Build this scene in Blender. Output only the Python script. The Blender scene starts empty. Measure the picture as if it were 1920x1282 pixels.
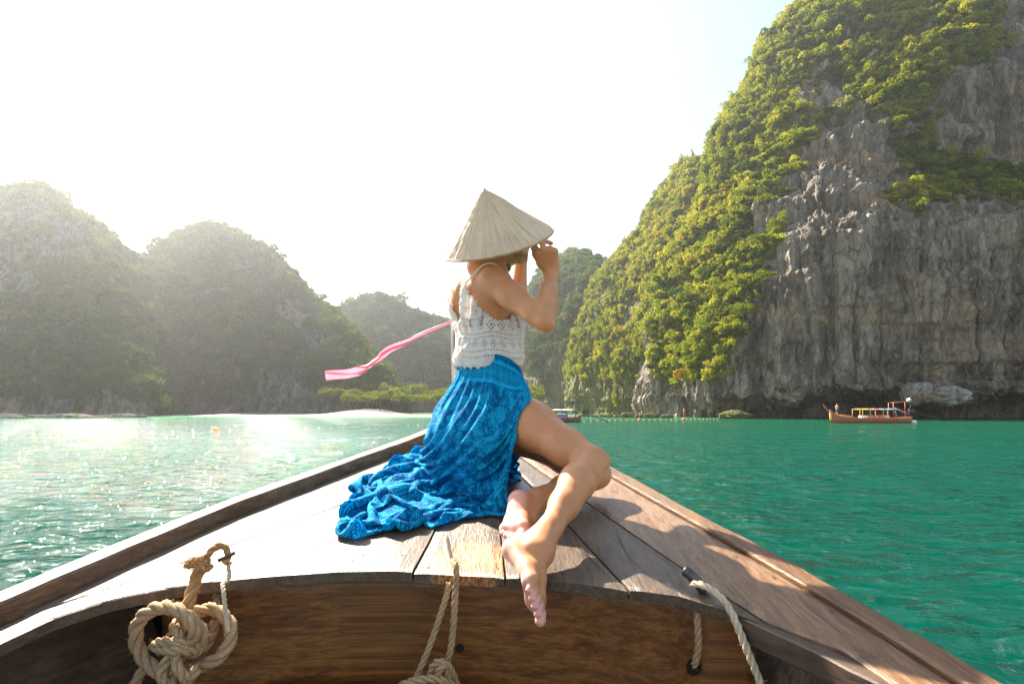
import bpy, bmesh, math, random
import numpy as np
from mathutils import Vector, Matrix

random.seed(7); rng = np.random.default_rng(11)
D = bpy.data; SC = bpy.context.scene; COL = SC.collection
R = math.radians
F = 1067.0; HZ = 767.0; CAMZ = 2.0

# ---------------------------------------------------------------- camera, sky, sun, exposure
cam = D.objects.new('camera', D.cameras.new('camera')); COL.objects.link(cam)
cam.location = (0, 0, CAMZ); cam.rotation_euler = (R(90), 0, 0)
cam.data.sensor_width = 36; cam.data.lens = 20.0; cam.data.shift_y = (HZ-641)/1920
cam.data.clip_start = 0.05; cam.data.clip_end = 3000
SC.camera = cam
SUN_AZ, SUN_EL = R(-37), R(41)          # left of straight ahead, above the horizon
sdir = Vector((math.sin(SUN_AZ)*math.cos(SUN_EL), math.cos(SUN_AZ)*math.cos(SUN_EL), math.sin(SUN_EL)))
world = D.worlds.new('World'); SC.world = world; world.use_nodes = True
wn = world.node_tree.nodes; wl = world.node_tree.links
bgn = wn['Background']; sky = wn.new('ShaderNodeTexSky'); sky.sky_type = 'NISHITA'; sky.sun_disc = False
sky.sun_elevation = SUN_EL; sky.sun_rotation = SUN_AZ
sky.air_density = 1.0; sky.dust_density = 1.0; sky.ozone_density = 1.0
wm = wn.new('ShaderNodeMix'); wm.data_type = 'RGBA'; wm.blend_type = 'MULTIPLY'; wm.inputs[0].default_value = 1.0
wm.inputs[7].default_value = (.62, .59, .54, 1)      # thin warm overcast veil
wl.new(sky.outputs[0], wm.inputs[6]); va = wn.new('ShaderNodeMix'); va.data_type = 'RGBA'; va.blend_type = 'ADD'; va.inputs[0].default_value = 1.0
wl.new(wm.outputs[2], va.inputs[6]); va.inputs[7].default_value = (.88, .94, .98, 1); wl.new(va.outputs[2], bgn.inputs[0]); bgn.inputs[1].default_value = 0.080
sun = D.objects.new('sun', D.lights.new('sun', 'SUN')); COL.objects.link(sun)
sun.data.energy = 5.0; sun.data.angle = R(0.6); sun.data.color = (1.0, 0.90, 0.75)
sun.rotation_euler = sdir.to_track_quat('Z', 'Y').to_euler()
SC.view_settings.view_transform = 'Standard'; SC.view_settings.look = 'None'
SC.view_settings.gamma = 1.0; SC.view_settings.use_curve_mapping = False
SC.view_settings.exposure = 2.22
SC.render.engine = 'CYCLES'
SC.cycles.use_denoising = True; SC.cycles.denoiser = 'OPENIMAGEDENOISE'
SC.cycles.max_bounces = 6; SC.cycles.diffuse_bounces = 3; SC.cycles.glossy_bounces = 3
SC.cycles.transparent_max_bounces = 12; SC.cycles.volume_bounces = 0
SC.cycles.sample_clamp_indirect = 6.0; SC.cycles.sample_clamp_direct = 0.0

# ---------------------------------------------------------------- helpers
def P(u, v, Y):
    """a picture measurement of the photograph at distance Y -> a place in the world"""
    return np.array(((u-960)/F*Y, Y, CAMZ-(v-HZ)/F*Y))
def tag(o, label=None, cat=None, group=None, kind=None):
    if label: o['label'] = label
    if cat: o['category'] = cat
    if group: o['group'] = group
    if kind: o['kind'] = kind
    return o
def link(o, parent=None):
    COL.objects.link(o)
    if parent is not None: o.parent = parent
    return o
def empty(name, loc=(0,0,0), rz=0.0):
    o = D.objects.new(name, None); o.location = loc; o.rotation_euler = (0,0,rz); o.empty_display_size = .1
    return link(o)
def mesh_obj(name, V, Fc, m, parent=None, smooth=True, loc=None):
    """linked object from vertex / face arrays; parents are unrotated Empties, vertices are given in world space"""
    me = D.meshes.new(name); V = np.asarray(V, dtype=np.float64)
    if isinstance(Fc, np.ndarray):
        n, k = Fc.shape
        me.vertices.add(len(V)); me.vertices.foreach_set('co', V.astype(np.float32).ravel())
        me.loops.add(n*k); me.loops.foreach_set('vertex_index', Fc.astype(np.int32).ravel())
        me.polygons.add(n); me.polygons.foreach_set('loop_start', np.arange(0, n*k, k, dtype=np.int32))
        me.polygons.foreach_set('loop_total', np.full(n, k, dtype=np.int32)); me.update(calc_edges=True)
    else:
        me.from_pydata([tuple(v) for v in V], [], [tuple(f) for f in Fc])
    me.validate()
    if smooth: me.polygons.foreach_set('use_smooth', [True]*len(me.polygons))
    if m is not None: me.materials.append(m)
    o = D.objects.new(name, me); link(o, parent)
    return o
def rebase(o, parent):
    """give a world-space mesh its place under a parent Empty"""
    o.parent = parent; o.matrix_parent_inverse = Matrix.Translation(-Vector(parent.location))
    return o
def grid_faces(nu, nv, closed=False):
    i = np.arange(nu if closed else nu-1); j = np.arange(nv-1)
    I, J = np.meshgrid(i, j, indexing='ij'); I2 = (I+1) % nu
    return np.stack([I*nv+J, I2*nv+J, I2*nv+J+1, I*nv+J+1], -1).reshape(-1, 4)
def setuv(o, uv):
    me = o.data; lay = me.uv_layers.new(name='UVMap')
    idx = np.empty(len(me.loops), dtype=np.int32); me.loops.foreach_get('vertex_index', idx)
    lay.data.foreach_set('uv', np.asarray(uv, dtype=np.float32)[idx].ravel())

def _h(ix, iy, iz, s):
    h = (ix.astype(np.uint32)*np.uint32(374761393) + iy.astype(np.uint32)*np.uint32(668265263)
         + iz.astype(np.uint32)*np.uint32(2246822519) + np.uint32((s*3266489917) & 0xffffffff))
    h = (h ^ (h >> np.uint32(13)))*np.uint32(1274126177); h = h ^ (h >> np.uint32(16))
    return h.astype(np.float32)*np.float32(2/4294967295.0) - np.float32(1)
def vnoise(p, seed=0):
    p = np.asarray(p, dtype=np.float32); i = np.floor(p).astype(np.int64); f = p-i
    f = f*f*f*(f*(f*6-15)+10); i = i.astype(np.int32)
    x, y, z = i[..., 0], i[..., 1], i[..., 2]; fx, fy, fz = f[..., 0], f[..., 1], f[..., 2]
    def L(a, b, t): return a+(b-a)*t
    c = [[[_h(x+a, y+b, z+c_, seed) for c_ in (0,1)] for b in (0,1)] for a in (0,1)]
    return L(L(L(c[0][0][0], c[1][0][0], fx), L(c[0][1][0], c[1][1][0], fx), fy),
             L(L(c[0][0][1], c[1][0][1], fx), L(c[0][1][1], c[1][1][1], fx), fy), fz)
def fbm(p, oct=4, seed=0, gain=.5, lac=2.03, ridged=False):
    a, s, t = 1.0, 0.0, 0.0
    p = np.asarray(p, dtype=np.float32)
    for k in range(oct):
        n = vnoise(p, seed+k*17)
        if ridged: n = 1-2*np.abs(n)
        s = s+a*n; t += a; a *= gain; p = p*lac+7.3
    return s/t
def crom(ctrl, n):
    """Catmull-Rom along axis 0 -> n samples"""
    c = np.asarray(ctrl, dtype=np.float64); K = len(c)
    t = np.linspace(0, K-1, n); i = np.minimum(t.astype(int), K-2); f = t-i
    g = lambda j: c[np.clip(j, 0, K-1)]
    p0, p1, p2, p3 = g(i-1), g(i), g(i+1), g(i+2)
    p0 = np.where((i == 0).reshape((-1,)+(1,)*(c.ndim-1)), 2*p1-p2, p0)
    p3 = np.where((i == K-2).reshape((-1,)+(1,)*(c.ndim-1)), 2*p2-p1, p3)
    f = f.reshape((-1,)+(1,)*(c.ndim-1))
    return .5*((2*p1)+(-p0+p2)*f+(2*p0-5*p1+4*p2-p3)*f*f+(-p0+3*p1-3*p2+p3)*f**3)
def interp(x, xs, ys): return np.interp(x, xs, ys)

# ---------------------------------------------------------------- materials
class Mat:
    def __init__(s, name):
        s.m = D.materials.new(name); s.m.use_nodes = True; s.t = s.m.node_tree
        s.n = s.t.nodes; s.l = s.t.links; s.b = s.n['Principled BSDF']; s.out = s.n['Material Output']
    def set(s, **k):
        for a, v in k.items(): s.b.inputs[a.replace('_', ' ')].default_value = v
        return s
    def node(s, typ, **k):
        nd = s.n.new(typ)
        for a, v in k.items(): setattr(nd, a, v)
        return nd
    def lk(s, a, b): s.l.new(a, b)
    def pos(s, scale=(1,1,1), rot=(0,0,0), uv=False, geo=True):
        tc = s.node('ShaderNodeTexCoord'); mp = s.node('ShaderNodeMapping')
        mp.inputs['Scale'].default_value = scale; mp.inputs['Rotation'].default_value = rot
        if uv: s.lk(tc.outputs['UV'], mp.inputs[0])
        elif geo:
            g = s.node('ShaderNodeNewGeometry'); s.lk(g.outputs['Position'], mp.inputs[0])
        else: s.lk(tc.outputs['Object'], mp.inputs[0])
        return mp.outputs[0]
    def noise(s, vec, scale, detail=4, rough=.55, dist=0.0):
        n = s.node('ShaderNodeTexNoise'); s.lk(vec, n.inputs['Vector'])
        n.inputs['Scale'].default_value = scale; n.inputs['Detail'].default_value = detail
        n.inputs['Roughness'].default_value = rough; n.inputs['Distortion'].default_value = dist
        return n.outputs[0]
    def ramp(s, fac, stops, interp='LINEAR'):
        r = s.node('ShaderNodeValToRGB'); r.color_ramp.interpolation = interp; e = r.color_ramp.elements
        while len(e) < len(stops): e.new(0.5)
        for el, (p, c) in zip(e, stops):
            el.position = p; el.color = (c, c, c, 1) if not hasattr(c, '__len__') else (*c, 1)
        s.lk(fac, r.inputs[0]); return r.outputs[0]
    def mix(s, fac, a, b, mode='MIX'):
        m = s.node('ShaderNodeMix', data_type='RGBA', blend_type=mode)
        for sock, v in ((m.inputs[0], fac), (m.inputs[6], a), (m.inputs[7], b)):
            if hasattr(v, 'links'): s.lk(v, sock)
            elif hasattr(v, '__len__'): sock.default_value = (*v, 1)
            else: sock.default_value = v
        return m.outputs[2]
    def math(s, op, a, b=None, c=None):
        m = s.node('ShaderNodeMath', operation=op)
        for sock, v in zip(m.inputs, (a, b, c)):
            if v is None: continue
            if hasattr(v, 'links'): s.lk(v, sock)
            else: sock.default_value = v
        return m.outputs[0]
    def color(s, c):
        if hasattr(c, 'links'): s.lk(c, s.b.inputs['Base Color'])
        else: s.b.inputs['Base Color'].default_value = (*c, 1)
        return s
    def rough(s, c):
        if hasattr(c, 'links'): s.lk(c, s.b.inputs['Roughness'])
        else: s.b.inputs['Roughness'].default_value = c
        return s
    def bump(s, h, strength=.5, dist=.01):
        b = s.node('ShaderNodeBump'); b.inputs['Strength'].default_value = strength
        b.inputs['Distance'].default_value = dist; s.lk(h, b.inputs['Height'])
        s.lk(b.outputs[0], s.b.inputs['Normal']); return b
def plain(name, c, rough=.6, var=.15, scale=8, metal=0.0, bump=0.0):
    m = Mat(name); n = m.noise(m.pos(), scale, 5)
    lo = tuple(max(0, x*(1-var)) for x in c); hi = tuple(min(1, x*(1+var)) for x in c)
    m.color(m.ramp(n, [(.3, lo), (.7, hi)])); m.rough(rough); m.set(Metallic=metal)
    if bump: m.bump(n, bump, .005)
    return m.m

def rock_mat(name, base, dark, light, moss=0.0, mossc=(.10,.13,.03)):
    m = Mat(name)
    n1 = m.noise(m.pos((.10,.10,.012)), 2.2, 7, .62, .6)       # long vertical streaks
    n2 = m.noise(m.pos((.5,.5,.10)), 1.5, 8, .65, .3)
    n3 = m.noise(m.pos((.06,.06,.09)), 1.3, 5, .6)
    c = m.ramp(n1, [(.30, dark), (.46, base), (.58, light), (.72, base)])
    c = m.mix(m.ramp(n2, [(.42, 0.0), (.66, .75)]), c, tuple(x*.38 for x in base))
    c = m.mix(m.ramp(n3, [(.52, 0.0), (.68, .65)]), c, (.36,.25,.15))
    n5 = m.noise(m.pos((.9,.9,.35)), 1.7, 6, .7)
    c = m.mix(m.ramp(n5, [(.56, 0.0), (.70, .55)]), c, (.52,.50,.46))
    if moss > 0:
        n4 = m.noise(m.pos((.35,.35,.06)), 1.0, 8, .65)
        c = m.mix(m.ramp(n4, [(.62-moss*.3, 0.0), (.72-moss*.3, .95)]), c, m.ramp(n5, [(.3, tuple(x*.5 for x in mossc)), (.7, tuple(x*1.35 for x in mossc))]))
    m.color(c); m.rough(.92); m.set(Specular_IOR_Level=.15)
    h = m.math('ADD', n2, m.math('MULTIPLY', n5, .6)); vo = m.node('ShaderNodeTexVoronoi', feature='DISTANCE_TO_EDGE'); vo.inputs['Scale'].default_value = .55; wv = m.mix(.16, m.pos((1,1,.45)), m.node('ShaderNodeTexNoise').outputs[1]); m.lk(wv, vo.inputs['Vector'])
    ck = m.ramp(vo.outputs['Distance'], [(0.0, 0.0), (.10, 1.0)]); h = m.math('ADD', h, m.math('MULTIPLY', ck, .5)); m.bump(h, .9, 1.3)
    return m.m
def leaf_mat(name, c1, c2, c3, trans=.45):
    m = Mat(name); at = m.node('ShaderNodeAttribute', attribute_type='INSTANCER', attribute_name='tint')
    oi = m.node('ShaderNodeObjectInfo')
    f = m.math('FRACT', m.math('ADD', at.outputs['Fac'], m.math('MULTIPLY', oi.outputs['Random'], .0)))
    col = m.ramp(f, [(0.0, c1), (.5, c2), (.88, c3), (.985, (.22,.13,.03))])
    n = m.noise(m.pos(), .9, 3); col = m.mix(m.ramp(n, [(.35, 0.0), (.7, .5)]), col, c3)
    d = m.node('ShaderNodeBsdfDiffuse'); t = m.node('ShaderNodeBsdfTranslucent'); x = m.node('ShaderNodeMixShader')
    x.inputs[0].default_value = trans; m.lk(col, d.inputs[0])
    tc = m.mix(1.0, col, (1.25,1.15,.55), 'MULTIPLY'); m.lk(tc, t.inputs[0])
    m.lk(d.outputs[0], x.inputs[1]); m.lk(t.outputs[0], x.inputs[2]); m.lk(x.outputs[0], m.out.inputs[0])
    return m.m
def wood_mat(name, cols, rough=(.3,.5), scale=(62,1.5,62), bump=.35, wear=(.45,.42,.38), wearamt=.4, wseed=0.0, spec=.5):
    m = Mat(name); p = m.pos(scale); g = m.noise(p, 1.0, 8, .62, .35)
    fine = m.noise(m.pos(tuple(x*4 for x in scale)), 1.0, 5, .7)
    big = m.noise(m.pos((1.6,1.1,1.6)), 1.0+wseed*.13, 6, .65, .4)
    oi = m.node('ShaderNodeObjectInfo')
    c = m.ramp(g, [(.28, cols[0]), (.46, cols[1]), (.60, cols[2]), (.78, cols[1])])
    c = m.mix(m.ramp(fine, [(.40, .45), (.55, 0.0)]), c, tuple(x*.35 for x in cols[0]))
    c = m.mix(m.ramp(big, [(.45, 0.0), (.68, wearamt)]), c, wear)
    c = m.mix(m.math('MULTIPLY', oi.outputs['Random'], .35), c, tuple(x*.55 for x in cols[1]))
    st = m.noise(m.pos((9,5,9)), 1.0, 5, .7); c = m.mix(m.ramp(st, [(.64, 0.0), (.72, .6)]), c, (.03,.02,.015))
    m.color(c); m.rough(m.ramp(big, [(.3, rough[0]), (.7, rough[1])])); m.set(Specular_IOR_Level=spec)
    m.bump(m.math('ADD', g, m.math('MULTIPLY', fine, .5)), bump, .004)
    return m.m
# ================================================================ terrain
def net(ctrl, nu, nv):
    c = crom(ctrl, nu); c = np.swapaxes(c, 0, 1); c = crom(c, nv); return np.swapaxes(c, 0, 1)
def grid_normals(G):
    du = np.gradient(G, axis=0); dv = np.gradient(G, axis=1); n = np.cross(du, dv)
    return n/(np.linalg.norm(n, axis=-1, keepdims=True)+1e-9)
def cliff(name, ctrl, nu, nv, m, amp=2.2, seed=0, flute=1.0, flip=False):
    G = net(ctrl, nu, nv); N = grid_normals(G)
    if flip: N = -N
    q = G*np.array((.055,.055,.014)); d = fbm(q, 4, seed, ridged=True)*1.5*flute*amp
    q = G*np.array((.20,.20,.035)); d += fbm(q, 4, seed+5, ridged=True)*.65*flute*amp
    d += fbm(G*np.array((.06,.06,.11)), 5, seed+9)*1.1*amp
    st = fbm(G*np.array((.03,.03,.22)), 3, seed+31); d += np.tanh(st*6)*.35*amp    # bedding ledges
    d += fbm(G*np.array((.8,.8,.28)), 4, seed+13)*.42*amp
    d -= np.clip(fbm(G*np.array((.33,.33,.05)), 3, seed+41, ridged=True)-.35, 0, 1)*1.6*amp      # deep solution grooves
    d = d-np.percentile(d, 93)
    G2 = G+N*d[..., None]
    o = mesh_obj(name, G2.reshape(-1,3), grid_faces(nu, nv), m); tag(o, kind='structure')
    return o, G2, N
def bush_mesh(name, m, seed, leaves=420, ls=.13, lobes=8, flat=.8):
    r = np.random.default_rng(seed); C = r.normal(0, .38, (lobes,3)); C[:,2] = np.abs(C[:,2])*flat; rad = r.uniform(.26, .48, lobes)
    V = []; Fa = []; k = 0
    while k < leaves:
        i = r.integers(lobes); d = r.normal(size=3); d /= np.linalg.norm(d)
        if d[2] < -.45: continue
        p = C[i]+d*rad[i]*r.uniform(.74, 1.22)
        if any(np.linalg.norm(p-C[j]) < rad[j]*.80 for j in range(lobes) if j != i): continue
        n = d+r.normal(0, .7, 3); n /= np.linalg.norm(n); a = np.cross(n, r.normal(size=3)); a /= np.linalg.norm(a); b = np.cross(n, a)
        s = ls*r.uniform(.45, 1.5); b0 = len(V)
        V += [p-a*s, p-b*s*.55+n*s*.1, p+a*s, p+b*s*.55+n*s*.1]; Fa.append((b0, b0+1, b0+2, b0+3)); k += 1
    me = D.meshes.new(name); me.from_pydata([tuple(v) for v in V], [], Fa); me.materials.append(m); return me
def gn_scatter(name, pts, scl, rot, tint, meshes, idx, mat=None):
    """one 'stuff' object: bushes instanced on a cloud of points"""
    me = D.meshes.new(name); me.vertices.add(len(pts)); me.vertices.foreach_set('co', np.asarray(pts, dtype=np.float32).ravel())
    for nm, tp, arr, key in (('scl','FLOAT_VECTOR',scl,'vector'), ('rot','FLOAT_VECTOR',rot,'vector'), ('tint','FLOAT',tint,'value'), ('idx','INT',idx,'value')):
        at = me.attributes.new(nm, tp, 'POINT'); at.data.foreach_set(key, np.asarray(arr, dtype=np.int32 if tp=='INT' else np.float32).ravel())
    o = D.objects.new(name, me); link(o)
    ng = D.node_groups.new(name+'_nodes', 'GeometryNodeTree')
    ng.interface.new_socket('Geometry', in_out='INPUT', socket_type='NodeSocketGeometry')
    ng.interface.new_socket('Geometry', in_out='OUTPUT', socket_type='NodeSocketGeometry')
    N = ng.nodes; L = ng.links; gi = N.new('NodeGroupInput'); go = N.new('NodeGroupOutput')
    join = N.new('GeometryNodeJoinGeometry')
    def attr(nm, tp):
        a = N.new('GeometryNodeInputNamedAttribute'); a.data_type = tp; a.inputs[0].default_value = nm; return a.outputs[0]
    for k, msh in enumerate(meshes):
        so = D.objects.get('src_'+msh.name) or D.objects.new('src_'+msh.name, msh)
        oi = N.new('GeometryNodeObjectInfo'); oi.inputs['Object'].default_value = so; oi.inputs['As Instance'].default_value = True
        cmp_ = N.new('FunctionNodeCompare'); cmp_.data_type = 'INT'; cmp_.operation = 'EQUAL'
        L.new(attr('idx','INT'), cmp_.inputs[2]); cmp_.inputs[3].default_value = k
        ip = N.new('GeometryNodeInstanceOnPoints'); L.new(gi.outputs[0], ip.inputs['Points']); L.new(cmp_.outputs[0], ip.inputs['Selection'])
        L.new(oi.outputs['Geometry'], ip.inputs['Instance'])
        e2r = N.new('FunctionNodeEulerToRotation'); L.new(attr('rot','FLOAT_VECTOR'), e2r.inputs[0]); L.new(e2r.outputs[0], ip.inputs['Rotation'])
        L.new(attr('scl','FLOAT_VECTOR'), ip.inputs['Scale']); L.new(ip.outputs[0], join.inputs[0])
    L.new(join.outputs[0], go.inputs[0])
    md = o.modifiers.new('scatter', 'NODES'); md.node_group = ng
    return o
def scatter_on(G, N, dens, count, size, seed, sink=.1, thr=0.0, nscale=.05, zmin=1.5):
    """pick places on a cliff grid, weighted by a density net and by noise"""
    r = np.random.default_rng(seed); nu, nv = G.shape[:2]
    dn = net(np.repeat(np.asarray(dens, float)[..., None], 3, -1), nu, nv)[..., 0]
    a = np.linalg.norm(np.cross(np.gradient(G, axis=0), np.gradient(G, axis=1)), axis=-1)
    nz = fbm(G*np.array((nscale, nscale, nscale*.8)), 4, seed+3)+.35*fbm(G*nscale*4, 3, seed+8)
    up = np.clip(N[..., 2], -.3, 1)
    w = a*np.clip(dn*2-1+nz*1.6+up*.35-thr, 0, 1)*(G[..., 2] > zmin)
    w = w.ravel(); w = w/w.sum(); k = r.choice(len(w), count, p=w)
    p = G.reshape(-1,3)[k]+r.normal(0, .25, (count,3)); n = N.reshape(-1,3)[k]
    s = size*np.exp(r.normal(-.12, .52, count)+.55*fbm(p*.12, 2, seed+6)); s = np.clip(s, size*.28, size*2.5)
    p = p+n*(s*(.25-sink))[:, None]
    return p, s, n
MEADOW = []
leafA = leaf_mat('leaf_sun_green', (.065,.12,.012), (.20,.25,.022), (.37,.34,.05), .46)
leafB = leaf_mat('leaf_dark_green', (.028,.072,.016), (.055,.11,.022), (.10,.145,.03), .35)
BUSH = [bush_mesh('bush_%s' % w, leafA, 20+i, 460, .12, 9) for i, w in enumerate(('round','wide','tall','loose'))]
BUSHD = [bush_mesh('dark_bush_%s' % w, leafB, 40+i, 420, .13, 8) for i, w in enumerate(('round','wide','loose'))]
def veg(name, label, G, N, dens, count, size, seed, bushes, thr=0.0, nscale=.05, zmin=1.5, flatz=.9, rust=.006):
    p, s, n = scatter_on(G, N, dens, count, size, seed, thr=thr, nscale=nscale, zmin=zmin)
    r = np.random.default_rng(seed+1); c = len(p)
    scl = np.stack([s*r.uniform(.85,1.2,c), s*r.uniform(.85,1.2,c), s*flatz*r.uniform(.7,1.15,c)], -1)
    dr = r.random(c) < .16; scl[dr] = scl[dr]*np.array((.55,.55,1.9)); p[dr, 2] -= s[dr]*.7      # hanging curtains of vines
    rot = np.stack([r.normal(0,.25,c), r.normal(0,.25,c), r.uniform(0,6.28,c)], -1)
    tint = np.clip(.45+.33*fbm(p*.035, 3, seed+4)*1.6+r.normal(0,.2,c), 0, 1)
    tint = np.where(r.random(c) < rust, .99, np.minimum(tint, .93))
    o = gn_scatter(name, p, scl, rot, tint, bushes, r.integers(0, len(bushes), c))
    tag(o, label, 'foliage', kind='stuff'); return o

rockR = rock_mat('limestone_grey', (.185,.155,.12), (.05,.041,.033), (.35,.30,.24))
rockM = rock_mat('limestone_mossy', (.17,.13,.09), (.07,.06,.045), (.25,.20,.145), moss=.75, mossc=(.12,.135,.03))
rockL = rock_mat('limestone_far', (.12,.125,.12), (.05,.055,.05), (.19,.20,.19), moss=.45, mossc=(.05,.07,.02))

# ---- great cliff at right: sunlit overgrown flank (left) turning into a bare shaded face
VL = [800, 765, 752, 735, 690, 600, 500, 420, 372, 335, 240, 150, 70, 0, -80, -170]
def col_(us, Ds): return [P(u, v, d) for u, v, d in zip(us, VL, Ds)]
BIG = [
 col_([1190,1190,1190,1192,1195,1200,1240,1280,1305,1318,1345,1392,1432,1500,1560,1700], [230]*16),
 col_([1180,1180,1182,1184,1188,1196,1243,1283,1305,1320,1350,1397,1437,1500,1562,1680], [176,176,175,173,172,172,174,176,178,180,184,188,192,196,202,212]),
 col_([1235,1235,1236,1238,1240,1262,1300,1335,1355,1368,1400,1440,1480,1535,1600,1720], [158,157,154,153,152,153,156,159,161,163,168,173,179,186,194,206]),
 col_([1290,1290,1291,1292,1300,1325,1368,1400,1420,1435,1468,1505,1545,1590,1650,1760], [146,146,142,140,139,141,144,147,150,152,158,164,171,179,188,202]),
 col_([1345,1345,1346,1346,1348,1372,1430,1462,1478,1490,1530,1575,1625,1680,1735,1820], [139,138,131,129,128,130,133,137,140,143,151,158,165,173,184,200]),
 col_([1430,1430,1430,1430,1432,1450,1490,1520,1535,1545,1580,1620,1670,1720,1780,1870], [139,138,128,126,125,125,127,129,132,136,146,152,160,166,178,196]),
 col_([1560,1560,1560,1560,1560,1570,1590,1605,1615,1625,1650,1690,1730,1780,1830,1920], [138,137,128,124,123,123,124,125,129,136,142,147,155,160,172,192]),
 col_([1700,1700,1700,1700,1700,1700,1705,1710,1715,1720,1740,1770,1800,1840,1890,1970], [137,136,127,122,121,121,122,123,128,138,142,146,152,157,168,188]),
 col_([1840,1840,1840,1840,1840,1840,1840,1840,1842,1845,1860,1875,1895,1920,1960,2030], [136,135,126,121,119,119,120,121,127,139,143,147,151,155,164,184]),
 col_([2010]*16, [134,133,124,119,117,117,118,119,125,138,142,146,151,155,162,180]),
 col_([2300]*16, [128,127,119,115,113,113,114,115,119,130,134,138,143,149,156,172]),
 col_([2700]*16, [116,116,110,107,105,105,106,107,110,118,122,127,132,140,150,160]),
]
for c_ in BIG[:3]:
    for q_ in c_[4:]: q_[0] += 1.6
big, GB, NB = cliff('cliff', BIG, 580, 500, rockR, 1.9, 3)
#            base ........................................................... top
dens = [[0,0,0,.1,.5,.9,1,1,1,1,1,1,1,1,1,1], [0,0,0,.1,.5,.95,1,1,1,1,1,1,1,1,1,1], [0,0,0,.3,.75,1,1,1,1,1,1,1,1,1,1,1],
        [0,0,0,.45,.95,1,1,1,1,1,1,1,1,1,1,1], [0,0,0,.2,.6,.92,.85,.75,.6,.6,.75,.95,1,1,1,1], [0,0,0,0,0,0,.05,.1,.1,.1,.4,.8,1,1,1,1],
        [0,0,0,0,0,0,.0,.05,0,.2,.45,.85,1,1,.9,1], [0,0,0,0,0,0,0,0,.35,.95,.45,.75,1,1,.6,1], [0,0,0,0,0,0,0,0,.55,1,.3,.3,.75,.45,.3,1],
        [0,0,0,0,0,0,0,0,.6,1,.4,.2,.35,.5,.5,1], [0,0,0,0,0,0,0,0,.6,1,.4,.4,.4,.5,.5,1], [0,0,0,0,0,0,0,0,.6,1,.4,.4,.4,.5,.5,1]]
veg('cliff_scrub', 'dense sunlit yellow-green scrub and trees covering the big right cliff', GB, NB, dens, 36000, 1.15, 100, BUSH+BUSH+BUSHD[:2], thr=.26, nscale=.07, zmin=3)
tag(big, 'tall grey limestone cliff with bare shaded face and overgrown sunlit flank', 'cliff')

# ---- middle cliff
VM = [800, 765, 745, 700, 640, 580, 520, 470, 430, 390, 350, 315, 300]
def colm(us, Ds): return [P(u, v, d) for u, v, d in zip(us, VM, Ds)]
MID = [
 colm([1080,1080,1082,1090,1100,1110,1125,1175,1205,1225,1260,1290,1310], [300]*13),
 colm([1058,1058,1060,1068,1078,1095,1120,1165,1200,1222,1254,1268,1296], [246,246,243,243,243,243,243,244,244,245,246,248,252]),
 colm([1100,1100,1102,1108,1118,1135,1158,1190,1222,1245,1268,1284,1306], [222,222,218,218,220,222,224,227,230,233,236,240,246]),
 colm([1150,1150,1151,1155,1165,1182,1203,1225,1250,1268,1290,1310,1332], [204,204,199,199,200,203,206,210,214,218,223,229,238]),
 colm([1210,1210,1211,1215,1222,1236,1255,1270,1290,1306,1320,1335,1350], [192,192,186,186,188,191,195,200,205,210,216,223,232]),
 colm([1280,1280,1281,1285,1292,1306,1325,1340,1355,1365,1375,1385,1395], [186,186,181,181,183,186,190,195,200,205,212,220,230]),
 colm([1380]*13, [184]*10+[205,215,225]),
]
mid, GM, NM = cliff('cliff', MID, 330, 300, rockM, 1.4, 23)
tag(mid, 'middle limestone cliff draped with vines behind the big cliff', 'cliff')
densm = [[0,0,0,.3,.6,.7,.7,.8,.9,1,1,1,1]]*2+[[0,0,0,.35,.6,.65,.6,.7,.8,.9,1,1,1], [0,0,.1,.35,.55,.6,.6,.6,.7,.8,.9,1,1], [0,0,.1,.3,.5,.5,.5,.3,.0,.0,.1,.8,1], [0,0,0,.3,.5,.5,.4,.2,.0,.0,.0,.9,1], [0,0,0,.3,.5,.5,.5,.5,.5,.5,.5,.5,1]]
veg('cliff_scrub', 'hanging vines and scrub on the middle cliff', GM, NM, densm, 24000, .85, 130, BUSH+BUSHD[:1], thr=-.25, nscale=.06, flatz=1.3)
# ---- far cliff behind the woman
VF = [800, 768, 750, 700, 640, 590, 550, 515, 490, 478]
def colf(us, Ds): return [P(u, v, d) for u, v, d in zip(us, VF, Ds)]
FAR = [
 colf([960,960,962,968,975,990,1005,1025,1050,1078], [400]*10),
 colf([950,950,952,958,968,985,998,1018,1048,1078], [350,350,346,346,346,346,346,348,350,354]),
 colf([985,985,986,990,1000,1015,1030,1045,1065,1088], [322,322,318,318,319,320,322,325,330,338]),
 colf([1040,1040,1041,1045,1052,1062,1072,1082,1094,1106], [296,296,292,292,293,295,298,302,308,320]),
 colf([1100,1100,1101,1103,1106,1110,1114,1118,1122,1128], [278,278,274,274,276,278,281,286,294,310]),
 colf([1180]*10, [270,270,268,268,270,272,276,282,300,340]),
]
FAR = [c[:] for c in FAR]
for k in (4,5):                                   # the crest drops off to the right
    for j in (7,8,9): FAR[k][j] = FAR[k][j]-np.array((0,0,(k-3)*4.0*(j-6)*.5))
far, GF, NF = cliff('cliff', FAR, 240, 240, rockM, 1.6, 53)
tag(far, 'hazy far cliff with flat bushy top behind the raised arm', 'cliff')
densf = [[0,0,.1,.4,.6,.6,.7,.8,1,1]]*6
veg('cliff_scrub', 'scrub on the hazy far cliff', GF, NF, densf, 6500, 2.2, 160, BUSHD, thr=-.1, nscale=.04)

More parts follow.
